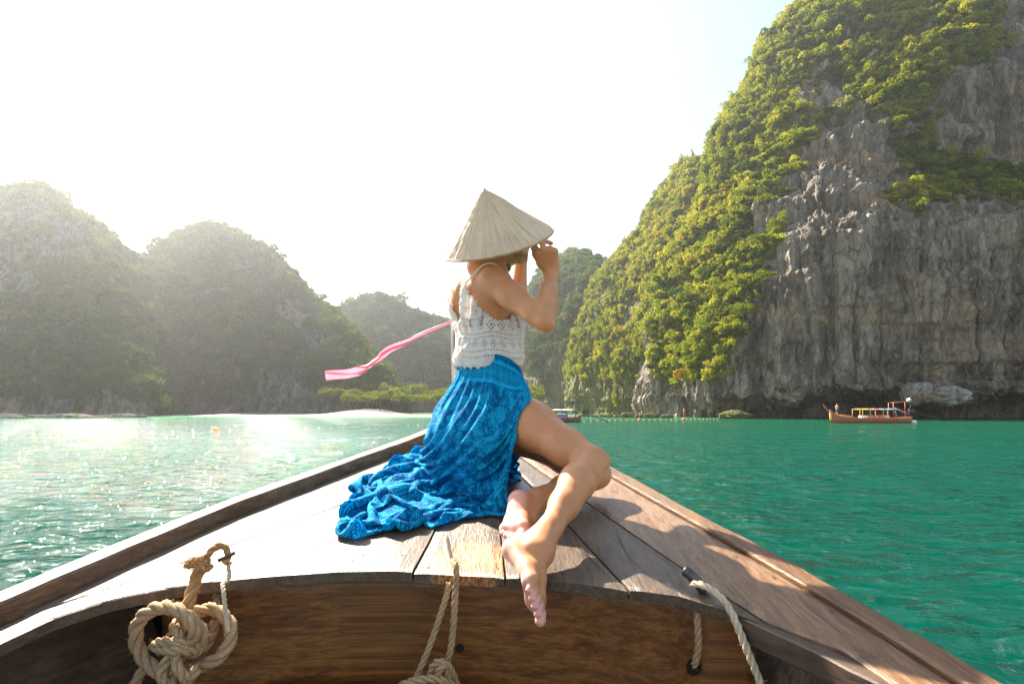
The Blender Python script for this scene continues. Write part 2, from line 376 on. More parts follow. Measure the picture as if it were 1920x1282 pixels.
# ---- karst hills on the left: ridge line, bulging front, rounded back
def hill(name, label, ridge, Dr, bulge, basev, seed, m, nu=260, amp=2.0, count=9000, size=2.0, dens_lo=.95, dens_mid=.65, dens_hi=.75):
    rows = []
    for k, (u, v) in enumerate(ridge):
        Dd = Dr[k] if hasattr(Dr, '__len__') else Dr
        c = []
        for t, q in ((-.06,1.0), (0.0,1.0), (.03,.93), (.10,.88), (.30,.80), (.50,.68), (.68,.50), (.84,.28), (.95,.10), (1.0,0.0)):
            d = Dd-bulge*q; zt = CAMZ-(v-HZ)/F*Dd; z = zt*t if t > 0 else t*60
            x = (u-960)/F*Dd; x = x+(x*0)  # the ridge and its foot share a bearing
            c.append(np.array((x*(d/Dd)**.97, d, z)))
        tz = c[-1]; c.append(tz+np.array((0, 10, -1.5))); c.append(tz+np.array((0, 45, -18))); c.append(np.array((tz[0], Dd+90, -6)))
        rows.append(c)
    o, G, N = cliff(name, rows, nu, 260, m, amp, seed); tag(o, label, 'hill')
    dd = [[0, 0, 0, .35, dens_lo, dens_lo*.8, dens_mid, dens_mid, dens_hi, 1, 1, 1, 0]]*len(rows)
    veg('hill_scrub', 'scrub growing on the ' + label, G, N, dd, count, size, seed+200, BUSHD, thr=-.05, nscale=.035, rust=0)
    return o
hill('hill', 'leftmost hazy karst hill with a steep right shoulder', [(-420,520),(-250,430),(-120,372),(0,347),(60,350),(110,378),(150,412),(178,452),(196,505),(214,545),(240,585),(262,625),(284,690),(296,776)],
     [230,225,222,220,218,216,214,212,210,208,206,204,202,200], 42, 780, 301, rockL, count=12000, size=1.9, amp=1.2)
hill('hill', 'round-topped hazy karst hill in the middle of the left shore', [(150,700),(225,625),(252,548),(284,494),(320,458),(360,436),(395,426),(432,436),(480,462),(522,492),(556,540),(602,574),(642,612),(682,662),(722,712),(750,762)],
     [290,285,280,277,274,272,270,268,265,262,258,254,250,246,242,238], 52, 780, 341, rockL, count=13000, size=2.2, amp=1.2)
hill('hill', 'smaller green far hill seen between the left hills and the woman', [(560,700),(600,640),(640,592),(668,574),(700,566),(735,570),(780,588),(830,610),(880,640),(930,660),(1000,690),(1080,720)],
     400, 60, 780, 381, rockL, count=8000, size=3.4, dens_mid=.95, dens_hi=.95)

# ---- beach
bx = np.linspace(0, 1, 160); by = np.linspace(0, 1, 40); BX, BY = np.meshgrid(bx, by, indexing='ij')
ub = -100+BX*1300; Yb = 136+BY*60
zb = -.95+1.5*BY**.8+.5*fbm(np.stack([BX*9, BY*3, BX*0], -1), 3, 5)*BY+1.3*np.exp(-((ub-620)/60)**2)*np.clip(BY*3-.3, 0, 1)-2.6*np.clip((ub-850)/120, 0, 1)-1.1*np.clip((260-ub)/120, 0, 1)
beach = mesh_obj('beach', np.stack([(ub-960)/F*150, Yb+4*np.sin(BX*7), zb], -1).reshape(-1,3), grid_faces(160, 40),
                 plain('sand', (.20,.185,.155), .95, .08, .4)); tag(beach, kind='structure')

# ---- beach trees: individuals
bark = plain('bark', (.10,.075,.05), .9, .3, 6)
def crown_mesh(name, m, seed, n, ls): return bush_mesh(name, m, seed, n, ls, 11, .9)
CROWN = [crown_mesh('tree_crown_%s' % w, leafA, 70+i, 900, .085) for i, w in enumerate(('round','broad','ragged'))]
def trunk_mesh(seed):
    r = np.random.default_rng(seed); V = []; Fa = []
    def limb(a, b, r0, r1):
        a = np.array(a, float); b = np.array(b, float); d = (b-a)/np.linalg.norm(b-a); x = np.cross(d, (.3,.9,.1)); x /= np.linalg.norm(x); y = np.cross(d, x)
        b0 = len(V)
        for p, rr in ((a, r0), ((a+b)/2+r.normal(0,.03,3), (r0+r1)/2), (b, r1)):
            for k in range(6): V.append(p+rr*(x*math.cos(k*math.pi/3)+y*math.sin(k*math.pi/3)))
        for s in (0, 1):
            for k in range(6): Fa.append((b0+s*6+k, b0+s*6+(k+1)%6, b0+s*6+6+(k+1)%6, b0+s*6+6+k))
    limb((0,0,-.3), (.03,.02,.75), .06, .04)
    for k in range(4):
        a = r.uniform(0, 6.28); limb((.03,.02,.7), (.45*math.cos(a), .45*math.sin(a), 1.15+r.uniform(0,.25)), .03, .012)
    me = D.meshes.new('trunk'); me.from_pydata([tuple(v) for v in V], [], Fa); me.materials.append(bark); return me
TRUNK = [trunk_mesh(3), trunk_mesh(4)]
def tree(loc, s, label, group, k, dark=False):
    t = empty('tree', loc, random.uniform(0, 6.28)); tag(t, label, 'tree', group)
    c = D.objects.new('crown', CROWN[k % 3]); link(c, t); c.location = (0,0,.95*s); c.scale = (s*1.05, s*1.05, s*random.uniform(.75, 1.0))
    b = D.objects.new('trunk', TRUNK[k % 2]); link(b, t); b.scale = (s,)*3
    return t
k = 0
for row, (y0, v0, s0) in enumerate(((186, 766, 2.6), (196, 762, 3.2), (206, 756, 3.4))):
    for u in np.arange(620 if row else 655, 1010, 21):
        tree(P(u+random.uniform(-8,8), v0+2, y0+random.uniform(-3,3))+np.array((0,0,.4)), s0*random.uniform(.75,1.25),
             'bushy green tree in the low grove behind the white beach', 'trees of the grove behind the beach', k); k += 1
# trees that stand out against the sky on the great cliff's crest
def surf_at(G, u, v):
    uu = 960+G[...,0]/G[...,1]*F; vv = HZ-(G[...,2]-CAMZ)/G[...,1]*F
    d = (uu-u)**2+(vv-v)**2; d = np.where(G[...,1] < 225, d, 1e9); i = np.unravel_index(np.argmin(d), d.shape); return G[i]
crest = [(1468,22,1.4),(1440,52,1.3),(1410,110,1.5),(1392,140,1.2),(1366,196,1.6),(1352,236,1.5),(1338,290,1.3),(1322,330,1.5),(1490,8,1.6)]
for u, v, s in crest:
    p = surf_at(GB, u, v); tree(p+np.array((-.3,0,-.3)), s, 'small tree standing out on the sunlit crest of the big cliff', 'trees along the crest of the big cliff', k); k += 1
face = [(1425,470,3.0),(1432,540,2.6),(1395,600,2.4),(1300,690,2.6),(1265,700,2.2),(1330,640,2.6),(1350,560,2.8),(1290,570,2.4),(1388,440,2.4),(1415,350,2.3),(1450,300,2.2),(1245,640,2.2),
        (1500,220,2.2),(1545,240,2.2),(1420,250,2.0),(1460,180,2.0),(1540,90,2.1),(1590,60,2.0),(1620,130,2.0),(1680,180,1.8),(1730,110,1.8),(1372,520,2.5),(1318,480,2.2),(1285,520,2.2),(1255,600,2.3),
        (1690,335,2.0),(1740,325,2.3),(1790,330,2.1),(1850,335,2.3),(1900,340,2.2)]
for u, v, s in face:
    p = surf_at(GB, u, v); tree(p+np.array((-.4,-.6,-.6)), s, 'leafy tree clinging to the overgrown slope of the big cliff', 'trees clinging to the big cliff', k); k += 1

# ---- boulders at the foot of the cliffs
def boulder(name, c, rad, label, seed, m, group=None):
    bm = bmesh.new(); bmesh.ops.create_icosphere(bm, subdivisions=5, radius=1.0)
    V = np.array([v.co[:] for v in bm.verts]); Fa = np.array([[v.index for v in f.verts] for f in bm.faces]); bm.free()
    d = 1+.30*fbm(V*1.3+seed, 3, seed)+.14*fbm(V*4+seed, 4, seed+2, ridged=True)
    o = mesh_obj(name, V*d[:, None]*np.array(rad)+np.array(c), Fa, m); tag(o, label, 'boulder', group); return o
rockB = rock_mat('limestone_pale', (.34,.33,.30), (.16,.155,.14), (.55,.53,.49))
boulder('boulder', P(1718,738,122), (3.0,3.0,2.4), 'pale bulging rock low on the cliff face above the far boat', 3, rockB)
boulder('boulder', P(1775,742,121), (4.4,3.0,2.2), 'wide pale rock bulge low on the cliff, right of its paler twin', 5, rockB)
boulder('boulder', P(1380,778,124), (3.2,2.5,1.1), 'low grey rock at the waterline where the float line ends', 8, rockM)
for i, (u, s) in enumerate(((1096,1.0),(1118,.7),(1135,1.1),(1160,.8),(1178,1.3),(1200,.8),(1222,1.1),(1250,.9))):
    boulder('shore_rock', P(u,781,150-i*2.5), (s*1.6,s,s*.7), 'small rock awash at the foot of the sunlit cliff', 30+i, rockM, 'small rocks at the foot of the sunlit cliff')
for i, (u, s) in enumerate(((18,2.2),(70,1.8),(130,2.4),(180,1.6),(232,2.2))):
    boulder('shore_rock', P(u,784,128+i*2), (s*2.2,s,s*.45), 'dark low rock at the foot of the leftmost hill', 60+i, rockL, 'dark rocks at the foot of the leftmost hill')

# ================================================================ water
def water():
    m = Mat('sea_water')
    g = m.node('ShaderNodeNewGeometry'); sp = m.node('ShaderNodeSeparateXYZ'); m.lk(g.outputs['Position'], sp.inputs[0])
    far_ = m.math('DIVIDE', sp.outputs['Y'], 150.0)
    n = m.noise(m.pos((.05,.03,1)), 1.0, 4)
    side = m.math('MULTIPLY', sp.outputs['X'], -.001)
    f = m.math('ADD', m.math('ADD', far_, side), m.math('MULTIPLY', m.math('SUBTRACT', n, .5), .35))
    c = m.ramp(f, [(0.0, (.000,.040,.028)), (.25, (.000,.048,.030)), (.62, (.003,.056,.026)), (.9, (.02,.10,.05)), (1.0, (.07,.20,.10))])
    a = m.noise(m.pos((1,1.6,1)), 1.4, 2, .45, .3); b = m.noise(m.pos((1,1.5,1)), 4.5, 3, .5, .4); w = m.noise(m.pos((1,1.2,1)), 14.0, 2, .5, .2)
    h = m.math('ADD', m.math('ADD', m.math('MULTIPLY', a, 1.0), m.math('MULTIPLY', b, .20)), m.math('MULTIPLY', w, .018))
    bp = m.bump(h, 1.0, .44)
    df = m.node('ShaderNodeBsdfDiffuse'); m.lk(c, df.inputs[0]); gs = m.node('ShaderNodeBsdfGlossy'); gs.inputs['Roughness'].default_value = .035; gs.inputs[0].default_value = (1,1,1,1)
    m.lk(bp.outputs[0], gs.inputs['Normal']); fr = m.node('ShaderNodeFresnel'); fr.inputs[0].default_value = 1.33; m.lk(bp.outputs[0], fr.inputs['Normal'])
    mx = m.node('ShaderNodeMixShader'); m.lk(fr.outputs[0], mx.inputs[0]); m.lk(df.outputs[0], mx.inputs[1]); m.lk(gs.outputs[0], mx.inputs[2]); m.lk(mx.outputs[0], m.out.inputs[0]); m.n.remove(m.b)
    nu, nv = 620, 520
    U = np.linspace(-1, 1, nu); th = U*1.25; rr = 1.2*np.exp(np.linspace(0, math.log(500/1.2), nv))
    TH, RR = np.meshgrid(th, rr, indexing='ij'); X = np.sin(TH)*RR; Y = np.cos(TH)*RR-.6
    step = RR*.011
    z = np.zeros_like(X); q = np.stack([X, Y*1.2, X*0], -1)
    for wl_, am, sd in ((3.2,.07,1), (1.3,.06,2), (.6,.036,3), (.3,.014,4)):
        n_ = vnoise(q/wl_+np.array((0,0,sd*3.1)), sd); z += am*(1-np.abs(n_)*1.4)*np.clip(1.6-step*4/wl_, 0, 1)
    V = np.stack([X, Y, z-.05], -1)
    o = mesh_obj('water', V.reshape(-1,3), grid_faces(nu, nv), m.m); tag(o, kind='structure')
    # the rest of the sea, behind the viewer, a hand deeper so that it never meets the waves
    o2 = mesh_obj('water', [(-900,-900,-.5),(900,-900,-.5),(900,900,-.5),(-900,900,-.5)], [(0,1,2,3)], m.m, smooth=False); tag(o2, kind='structure')
water()

# ================================================================ air
hz = Mat('haze'); hz.n.remove(hz.b); pv = hz.node('ShaderNodeVolumePrincipled')
pv.inputs['Color'].default_value = (.92,.95,1.0,1); pv.inputs['Density'].default_value = .00034; pv.inputs['Anisotropy'].default_value = .80
hz.lk(pv.outputs[0], hz.out.inputs['Volume'])
bm = bmesh.new(); bmesh.ops.create_cube(bm, size=1.0); me = D.meshes.new('haze'); bm.to_mesh(me); bm.free(); me.materials.append(hz.m)
ho = D.objects.new('haze', me); link(ho); ho.scale = (700, 620, 172); ho.location = (0, 250, 84); tag(ho, kind='stuff')
# ================================================================ the wooden boat we sit in
RY = [0.3, 0.6, 0.8, 1.2, 1.55, 2.0, 2.5, 3.0, 3.4, 3.8]
RZ = [-.475, -.468, -.455, -.424, -.38, -.313, -.235, -.144, -.075, -.01]
RW = [2.10, 2.06, 2.02, 1.95, 1.816, 1.55, 1.20, .75, .38, .10]
RX = [-.19, -.19, -.19, -.191, -.202, -.206, -.180, -.165, -.22, -.28]
def sm(ys, x):
    """smooth lookup in the rail tables"""
    h = .12; return (np.interp(np.asarray(x)-h, RY, ys)+2*np.interp(x, RY, ys)+np.interp(np.asarray(x)+h, RY, ys))/4
def Zr(y): return sm(RZ, y)
def Wr(y): return sm(RW, y)/2
def Xc(y): return sm(RX, y)
CAP = .055
def Zd(x, y):
    s = np.clip((x-Xc(y))/np.maximum(Wr(y), .05), -1, 1)
    return Zr(y)-.045+.022*np.clip(s, 0, 1)**2
def ondeck(u, v):
    y = 1.5
    for _ in range(40): y = -Zd((u-960)/F*y, y)*F/(v-HZ)*.5+y*.5
    return ((u-960)/F*y, y)
EDGE = [ondeck(*p) for p in ((0,1207),(100,1160),(200,1127),(337,1097),(473,1083),(640,1071),(768,1070),(950,1081),(1053,1088),(1187,1105),(1280,1118),(1438,1168))]
EX = [e[0] for e in EDGE]; EY = [e[1] for e in EDGE]
inR = [ondeck(1580,1222), ondeck(1665,1282), (.71,.75), (.74,.3)]
inL = [EDGE[0], (-1.03,.85), (-1.03,.3)]
def Ye(x): return np.interp(x, EX, EY)
def curve(pts):
    pts = sorted(pts, key=lambda p: p[1]); return [p[0] for p in pts], [p[1] for p in pts]
def CX(c, y): return np.interp(y, c[1], c[0])
XL0 = lambda y: Xc(y)-Wr(y)+CAP; XR0 = lambda y: Xc(y)+Wr(y)-CAP
cT = curve([(-1.15,.3),(-1.15,.9),(-1.095,1.25),(-.788,1.79),(-.624,2.08),(-.42,2.6),(-.26,3.1),(-.27,3.5)])
cA = curve([EDGE[4],EDGE[3],EDGE[2],EDGE[1]]+inL+[(-.55,1.73),(-.40,2.15),(-.24,3.0),(-.26,3.5)])
cB = curve([(-.266,1.45),(-.25,1.73),(-.22,2.5),(-.25,3.5)])
cC = curve([(-.014,1.42),(-.046,1.95),(-.11,2.6),(-.24,3.5)])
cD = curve([(.295,1.345),(.176,1.88),(.0,2.6),(-.23,3.5)])
cE = curve([EDGE[-1]]+inR+[(.285,2.03),(.09,2.6),(-.22,3.5)])
f = lambda c: (lambda y: CX(c, y))
T_ = lambda y: np.maximum(CX(cT, y), XL0(y)+.001)
boat = empty('wooden_boat', (0, 0, 0)); tag(boat, 'weathered wooden boat bow in the foreground, seen from inside', 'boat')
deckm = wood_mat('deck_wood', ((.038,.023,.013), (.085,.055,.033), (.135,.092,.058)), rough=(.36,.52), bump=.5, wear=(.17,.14,.11), wearamt=.5, spec=.45)
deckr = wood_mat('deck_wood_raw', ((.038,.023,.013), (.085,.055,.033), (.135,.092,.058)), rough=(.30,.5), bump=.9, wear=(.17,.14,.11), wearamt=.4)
def sunlit_worn_patch(m_, c0, rad, cols):
    """sunlit spot painted into the colour, as orange water-worn wood"""
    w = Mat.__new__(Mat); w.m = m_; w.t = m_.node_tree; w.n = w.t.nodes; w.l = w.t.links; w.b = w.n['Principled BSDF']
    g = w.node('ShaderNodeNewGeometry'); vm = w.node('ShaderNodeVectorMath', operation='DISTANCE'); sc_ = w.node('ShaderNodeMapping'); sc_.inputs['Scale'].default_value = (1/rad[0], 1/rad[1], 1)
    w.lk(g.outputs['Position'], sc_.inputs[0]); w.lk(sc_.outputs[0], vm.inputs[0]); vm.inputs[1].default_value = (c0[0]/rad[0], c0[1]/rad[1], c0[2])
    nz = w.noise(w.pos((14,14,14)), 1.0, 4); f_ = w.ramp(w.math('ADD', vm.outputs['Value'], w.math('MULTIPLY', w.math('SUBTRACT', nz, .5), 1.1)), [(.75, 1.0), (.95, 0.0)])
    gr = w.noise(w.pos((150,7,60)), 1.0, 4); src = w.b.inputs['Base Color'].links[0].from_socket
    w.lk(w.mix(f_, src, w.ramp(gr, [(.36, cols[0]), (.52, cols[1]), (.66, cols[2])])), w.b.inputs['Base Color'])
px_, py_ = ondeck(880, 1050); sunlit_worn_patch(deckr, (px_, py_, 1.57), (.125, .17), ((.10,.035,.008), (.32,.14,.035), (.50,.29,.11)))  # sunlight on the plank put into its colour, over worn grain
bulkm = wood_mat('varnished_wood', ((.080,.024,.005), (.19,.068,.014), (.30,.125,.030)), rough=(.32,.5), scale=(.9,40,46), bump=.5, wear=(.12,.06,.02), wearamt=.4)
darkm = wood_mat('dark_wood', ((.035,.022,.015), (.08,.048,.03), (.13,.08,.05)), rough=(.45,.65), scale=(5,5,26), bump=.4, wear=(.15,.11,.09), wearamt=.4)
railm = wood_mat('rail_wood', ((.075,.034,.014), (.16,.080,.036), (.26,.14,.066)), rough=(.34,.5), scale=(45,3,45), bump=.6, wear=(.20,.145,.10), wearamt=.5)
def solid_sheet(top, th, name, m, parent, down=None):
    """closed plank from a grid of top points (nu,nv,3): chamfered edges, underside, ends"""
    nu, nv = top.shape[:2]; bot = top.copy(); bot[..., 2] -= th
    t2 = top.copy(); ch = .003
    for a in (0, -1): t2[a, :, 2] -= ch
    t2[:, 0, 2] -= ch
    V = np.concatenate([t2.reshape(-1,3), bot.reshape(-1,3)]); n = nu*nv; Fa = [tuple(q) for q in grid_faces(nu, nv)]
    Fa += [tuple(reversed([x+n for x in q])) for q in grid_faces(nu, nv)]
    id_ = lambda i, j: i*nv+j
    for j in range(nv-1):
        Fa.append((id_(0,j+1), id_(0,j), id_(0,j)+n, id_(0,j+1)+n)[::-1]); Fa.append((id_(nu-1,j), id_(nu-1,j+1), id_(nu-1,j+1)+n, id_(nu-1,j)+n)[::-1])
    for i in range(nu-1):
        Fa.append((id_(i,0), id_(i+1,0), id_(i+1,0)+n, id_(i,0)+n)[::-1]); Fa.append((id_(i+1,nv-1), id_(i,nv-1), id_(i,nv-1)+n, id_(i+1,nv-1)+n)[::-1])
    V[:, 2] += CAMZ
    o = mesh_obj(name, V, Fa, m, parent, smooth=False); return o
def plank(cl, cr, m, gap=.0025, ystart=None, off=0.0, seed=0, th=.028, yend=3.42, nu=9, nv=60, label=None):
    a = np.linspace(0, 1, nu); top = np.zeros((nu, nv, 3))
    for i, t in enumerate(a):
        if ystart is None:
            y0 = 1.4
            for _ in range(30):
                x = (cl(y0)+gap)*(1-t)+(cr(y0)-gap)*t; y0 = .6*y0+.4*float(Ye(x))
        else: y0 = ystart
        y = y0+(yend-y0)*np.linspace(0, 1, nv)**1.15
        x = (cl(y)+gap)*(1-t)+np.maximum(cr(y)-gap, cl(y)+gap+.0005)*t
        z = Zd(x, y)+off+.0018*fbm(np.stack([x*6, y*2, x*0+seed], -1), 3, seed)
        edge = .0028*fbm(np.stack([x*30, y*0, x*0+seed], -1), 3, seed)*np.exp(-(y-y0)/.05)
        top[i] = np.stack([x, y+edge, z], -1)
    o = solid_sheet(top, th, 'deck_plank', m, boat); tag(o, label); return o
plank(XL0, T_, deckm, ystart=1.27, off=.001, seed=1)
plank(T_, f(cA), deckm, ystart=.32, off=0, seed=2, nv=120, nu=14, gap=.004)
plank(f(cA), f(cB), deckm, off=.003, seed=3, gap=.003)
rawp = plank(f(cB), f(cC), deckr, off=-.001, seed=4, gap=.003, label='worn deck plank with a rope hole and a painted-in sunlit orange patch')
plank(f(cC), f(cD), deckm, off=.0, seed=5)
plank(f(cD), f(cE), deckm, off=.002, seed=6)
plank(f(cE), XR0, railm, ystart=.32, off=.004, seed=7, nv=120, nu=12)
# splits in the planks: thin dark slivers cut as recessed dark strips
crackm = plain('crack_dark', (.02,.014,.01), .9)
def crack(pts, w, name='crack'):
    p = crom(np.array([ondeck(*q) for q in pts]), 40); V = []
    for i, (x, y) in enumerate(p):
        ww = w*(.25+.75*math.sin(math.pi*i/39))*(1+.5*math.sin(i*2.3))
        z = float(Zd(x, y))+CAMZ+.0062
        V += [(x-ww, y, z), (x+ww, y, z)]
    mesh_obj(name, V, [(2*i, 2*i+1, 2*i+3, 2*i+2) for i in range(39)], crackm, boat, smooth=False)
crack([(1062,985),(1090,1030),(1120,1065),(1155,1098)], .0016); crack([(1150,985),(1175,1040),(1220,1085)], .001)
crack([(838,1005),(842,1035),(850,1068)], .004); crack([(1128,955),(1145,985)], .001); crack([(150,1095),(165,1098)], .002)
nailm = plain('nail_head', (.03,.022,.018), .6, .3, 60, metal=.4)
for (u, v) in ((540,1062),(680,1041),(752,1041),(660,1052),(800,1060),(930,1062),(1000,1066),(1040,1072),(1092,1078),(1240,1090),(1275,1100),(1330,1115),(1400,1140),(1320,1010),(1210,940),(520,985),(585,975),(700,885),(300,1072),(220,1095),(420,1060),(1450,1085),(1560,1150),(1380,1045)):
    x, y = ondeck(u, v); z = float(Zd(x, y))+CAMZ+.0068; V = [(x+.0036*math.cos(a), y+.0042*math.sin(a), z+.0004) for a in np.linspace(0, 6.28, 10, endpoint=False)]
    mesh_obj('nail', V, [tuple(range(10))], nailm, boat, smooth=False)
# bow rails
def rail(side):
    ys = np.linspace(.3, 3.8, 150); sec = []
    for y in ys:
        x0 = Xc(y)+side*Wr(y); z = Zr(y); inn = -side
        wob = .003*math.sin(y*9)+.0015*math.sin(y*31); th = .055 if side < 0 else .045
        zt = z if side < 0 else z-.012
        chp = .006
        pr = [(x0-inn*.012, z-th), (x0-inn*.012+0, zt-chp), (x0-inn*.006, zt), (x0+inn*(CAP-chp)+wob, zt+.001), (x0+inn*(CAP-.002)+wob, zt-chp), (x0+inn*(CAP-.002)+wob, z-th-.03)]
        if side > 0: pr = [(x0-inn*.012, z-th), (x0-inn*.012+wob, zt-chp), (x0-inn*.006+wob, zt), (x0+inn*(CAP-.008), zt), (x0+inn*(CAP-.005), zt-chp), (x0+inn*(CAP-.005), z-th-.03)]
        sec.append([(px, y, pz+CAMZ) for px, pz in pr])
    S = np.array(sec); n, k = S.shape[:2]; S[..., :2] += (.0016*fbm(S*np.array((14,5,14)), 3, 5))[..., None]
    Fa = grid_faces(n, k); Fa2 = [tuple(q) for q in Fa]+[(i*k, i*k+k-1, (i+1)*k+k-1, (i+1)*k)[::-1] for i in range(n-1)]
    o = mesh_obj('rail', S.reshape(-1,3), Fa2, railm, boat, smooth=False); return o
rail(-1); rail(1)
# hull skin outside, from rail to keel
def hull_side(side):
    ys = np.linspace(-2.2, 3.8, 70); G = np.zeros((70, 12, 3))
    for i, y in enumerate(ys):
        yy = max(y, .3); w = float(Wr(yy)); zt = float(Zr(yy))-.05+CAMZ; xc = float(Xc(yy))
        for j, t in enumerate(np.linspace(0, 1, 12)):
            G[i, j] = (xc+side*(w+.010)*(1-.55*t**1.7), y-(.0 if y < 2 else (y-2)*.25*t), zt+(-.25-zt)*t)
    o = mesh_obj('hull_side', G.reshape(-1,3), grid_faces(70, 12), darkm, boat); return o
hull_side(-1); hull_side(1)
# bulkhead under the deck edge, with a row of broad boards
def bulk_board(z0, z1, seed):
    u = np.linspace(0, 1, 60); V = np.zeros((60, 8, 3))
    for i, t in enumerate(u):
        x = -.92+1.50*t
        y = float(Ye(min(max(x, -.82), .46)))+.075
        for j, q in enumerate(np.linspace(0, 1, 8)):
            z = z0+(z1-z0)*q; ed = .004 if j in (0, 7) else 0
            V[i, j] = (x, y+.14*(float(Zd(x, y))-z)*.25+ed+.0025*fbm(np.array([[x*4, z*9, seed]]), 2, 3)[0], z+CAMZ)
    o = mesh_obj('bulkhead_board', V.reshape(-1,3), grid_faces(60, 8), bulkm, boat)
    md = o.modifiers.new('thick', 'SOLIDIFY'); md.thickness = .025; md.offset = 0
    return o
bulk_board(-.775, -.452, 1); bulk_board(-1.10, -.779, 2)
# inner hull skin and frames, dark, left and right below the side decks
def inner(side, name='inner_hull'):
    ys = np.linspace(.3, 1.62, 40); G = np.zeros((40, 14, 3))
    for i, y in enumerate(ys):
        w = float(Wr(y))-.03; xc = float(Xc(y)); zt = float(Zr(y))-.078
        for j, t in enumerate(np.linspace(0, 1, 14)):
            G[i, j] = (xc+side*w*(1-.38*t**1.4), y, zt-.75*t+CAMZ)
    return mesh_obj(name, G.reshape(-1,3), grid_faces(40, 14), darkm if side < 0 else ribm, boat)
def box_between(name, a, b, w, h, m, parent, up=(0,0,1), taper=1.0):
    a = np.array(a, float); b = np.array(b, float); d = (b-a)/np.linalg.norm(b-a); s = np.cross(d, up); s /= np.linalg.norm(s); t = np.cross(s, d)
    V = []
    n = 10
    for i in range(n+1):
        c = a+(b-a)*i/n; k = 1+(taper-1)*i/n; ch = .15
        for x, y in ((-1+ch,-1),(1-ch,-1),(1,-1+ch),(1,1-ch),(1-ch,1),(-1+ch,1),(-1,1-ch),(-1,-1+ch)):
            V.append(c+s*x*w/2*k+t*y*h/2*k)
    Fa = [(i*8+k_, i*8+(k_+1)%8, i*8+8+(k_+1)%8, i*8+8+k_) for i in range(n) for k_ in range(8)]+[tuple(range(7,-1,-1)), tuple(n*8+k_ for k_ in range(8))]
    V = np.array(V)+.0; V += (fbm(V*9, 2, 3)*w*.05)[:, None]
    return mesh_obj(name, V, Fa, m, parent, smooth=False)
Wp = lambda u, v, y: P(u, v, y)
# left: long stringer below the side deck and a dark slab; right: pale worn rib end
box_between('stringer', Wp(1400,1175,1.26), Wp(1720,1330,.94), .04, .05, darkm, boat)
ribm = wood_mat('rib_wood', ((.10,.06,.04), (.20,.13,.095), (.34,.26,.21)), rough=(.4,.6), scale=(14,14,6), bump=.6, wear=(.16,.12,.09), wearamt=.6)
inner(-1); inner(1)
# floor of the boat far below
mesh_obj('floor_board', [(-1.0,.3,.9),(.7,.3,.9),(.6,1.5,.92),(-.9,1.5,.92)], [(0,1,2,3)], darkm, boat, smooth=False)
# prow post at the bow, wound with cloth
def tube(name, pts, rad, m, parent=None, seg=10, closed_ends=True, scale2=1.0):
    p = np.asarray(pts, float); n = len(p); rad = np.full(n, rad) if np.isscalar(rad) else np.asarray(rad)
    t = np.gradient(p, axis=0); t /= np.linalg.norm(t, axis=1, keepdims=True)+1e-12
    a = np.cross(t[0], (.1,.2,1.0)); a /= np.linalg.norm(a); V = []
    for i in range(n):
        a = a-t[i]*np.dot(a, t[i]); a /= np.linalg.norm(a); b = np.cross(t[i], a)
        for k in range(seg):
            w = 2*math.pi*k/seg; V.append(p[i]+rad[i]*(a*math.cos(w)+b*math.sin(w)*scale2))
    Fa = [tuple(q) for q in np.array([(i*seg+k, i*seg+(k+1)%seg, (i+1)*seg+(k+1)%seg, (i+1)*seg+k) for i in range(n-1) for k in range(seg)])]
    if closed_ends: Fa += [tuple(range(seg-1,-1,-1)), tuple((n-1)*seg+k for k in range(seg))]
    return mesh_obj(name, V, Fa, m, parent)
prow = crom(np.array([(-.26,3.35,-.35),(-.30,3.62,-.05),(-.345,3.85,.22),(-.37,3.98,.50),(-.38,4.05,.66)])+np.array((0,0,CAMZ)), 24)
tube('prow_post', prow, np.linspace(.075,.055,24), deckr, boat, 12)
# iron hook pin on the right deck
iron = plain('iron', (.10,.09,.085), .42, .4, 40, metal=.7, bump=.4)
pin = crom(np.array([Wp(1322,1108,1.355), Wp(1308,1092,1.36), Wp(1296,1078,1.365), Wp(1282,1068,1.375)]), 10)
tube('iron_pin', pin, .010, iron, boat, 8, scale2=1.3)
# rope holes in the bulkhead
hole = plain('hole_dark', (.01,.008,.006), .95)
def ring_hole(c, r, label=None):
    V = [(c[0]+r*math.cos(a), c[1], c[2]+r*1.1*math.sin(a)) for a in np.linspace(0, 2*math.pi, 18, endpoint=False)]
    mesh_obj('rope_hole', V, [tuple(range(18))], hole, boat, smooth=False)

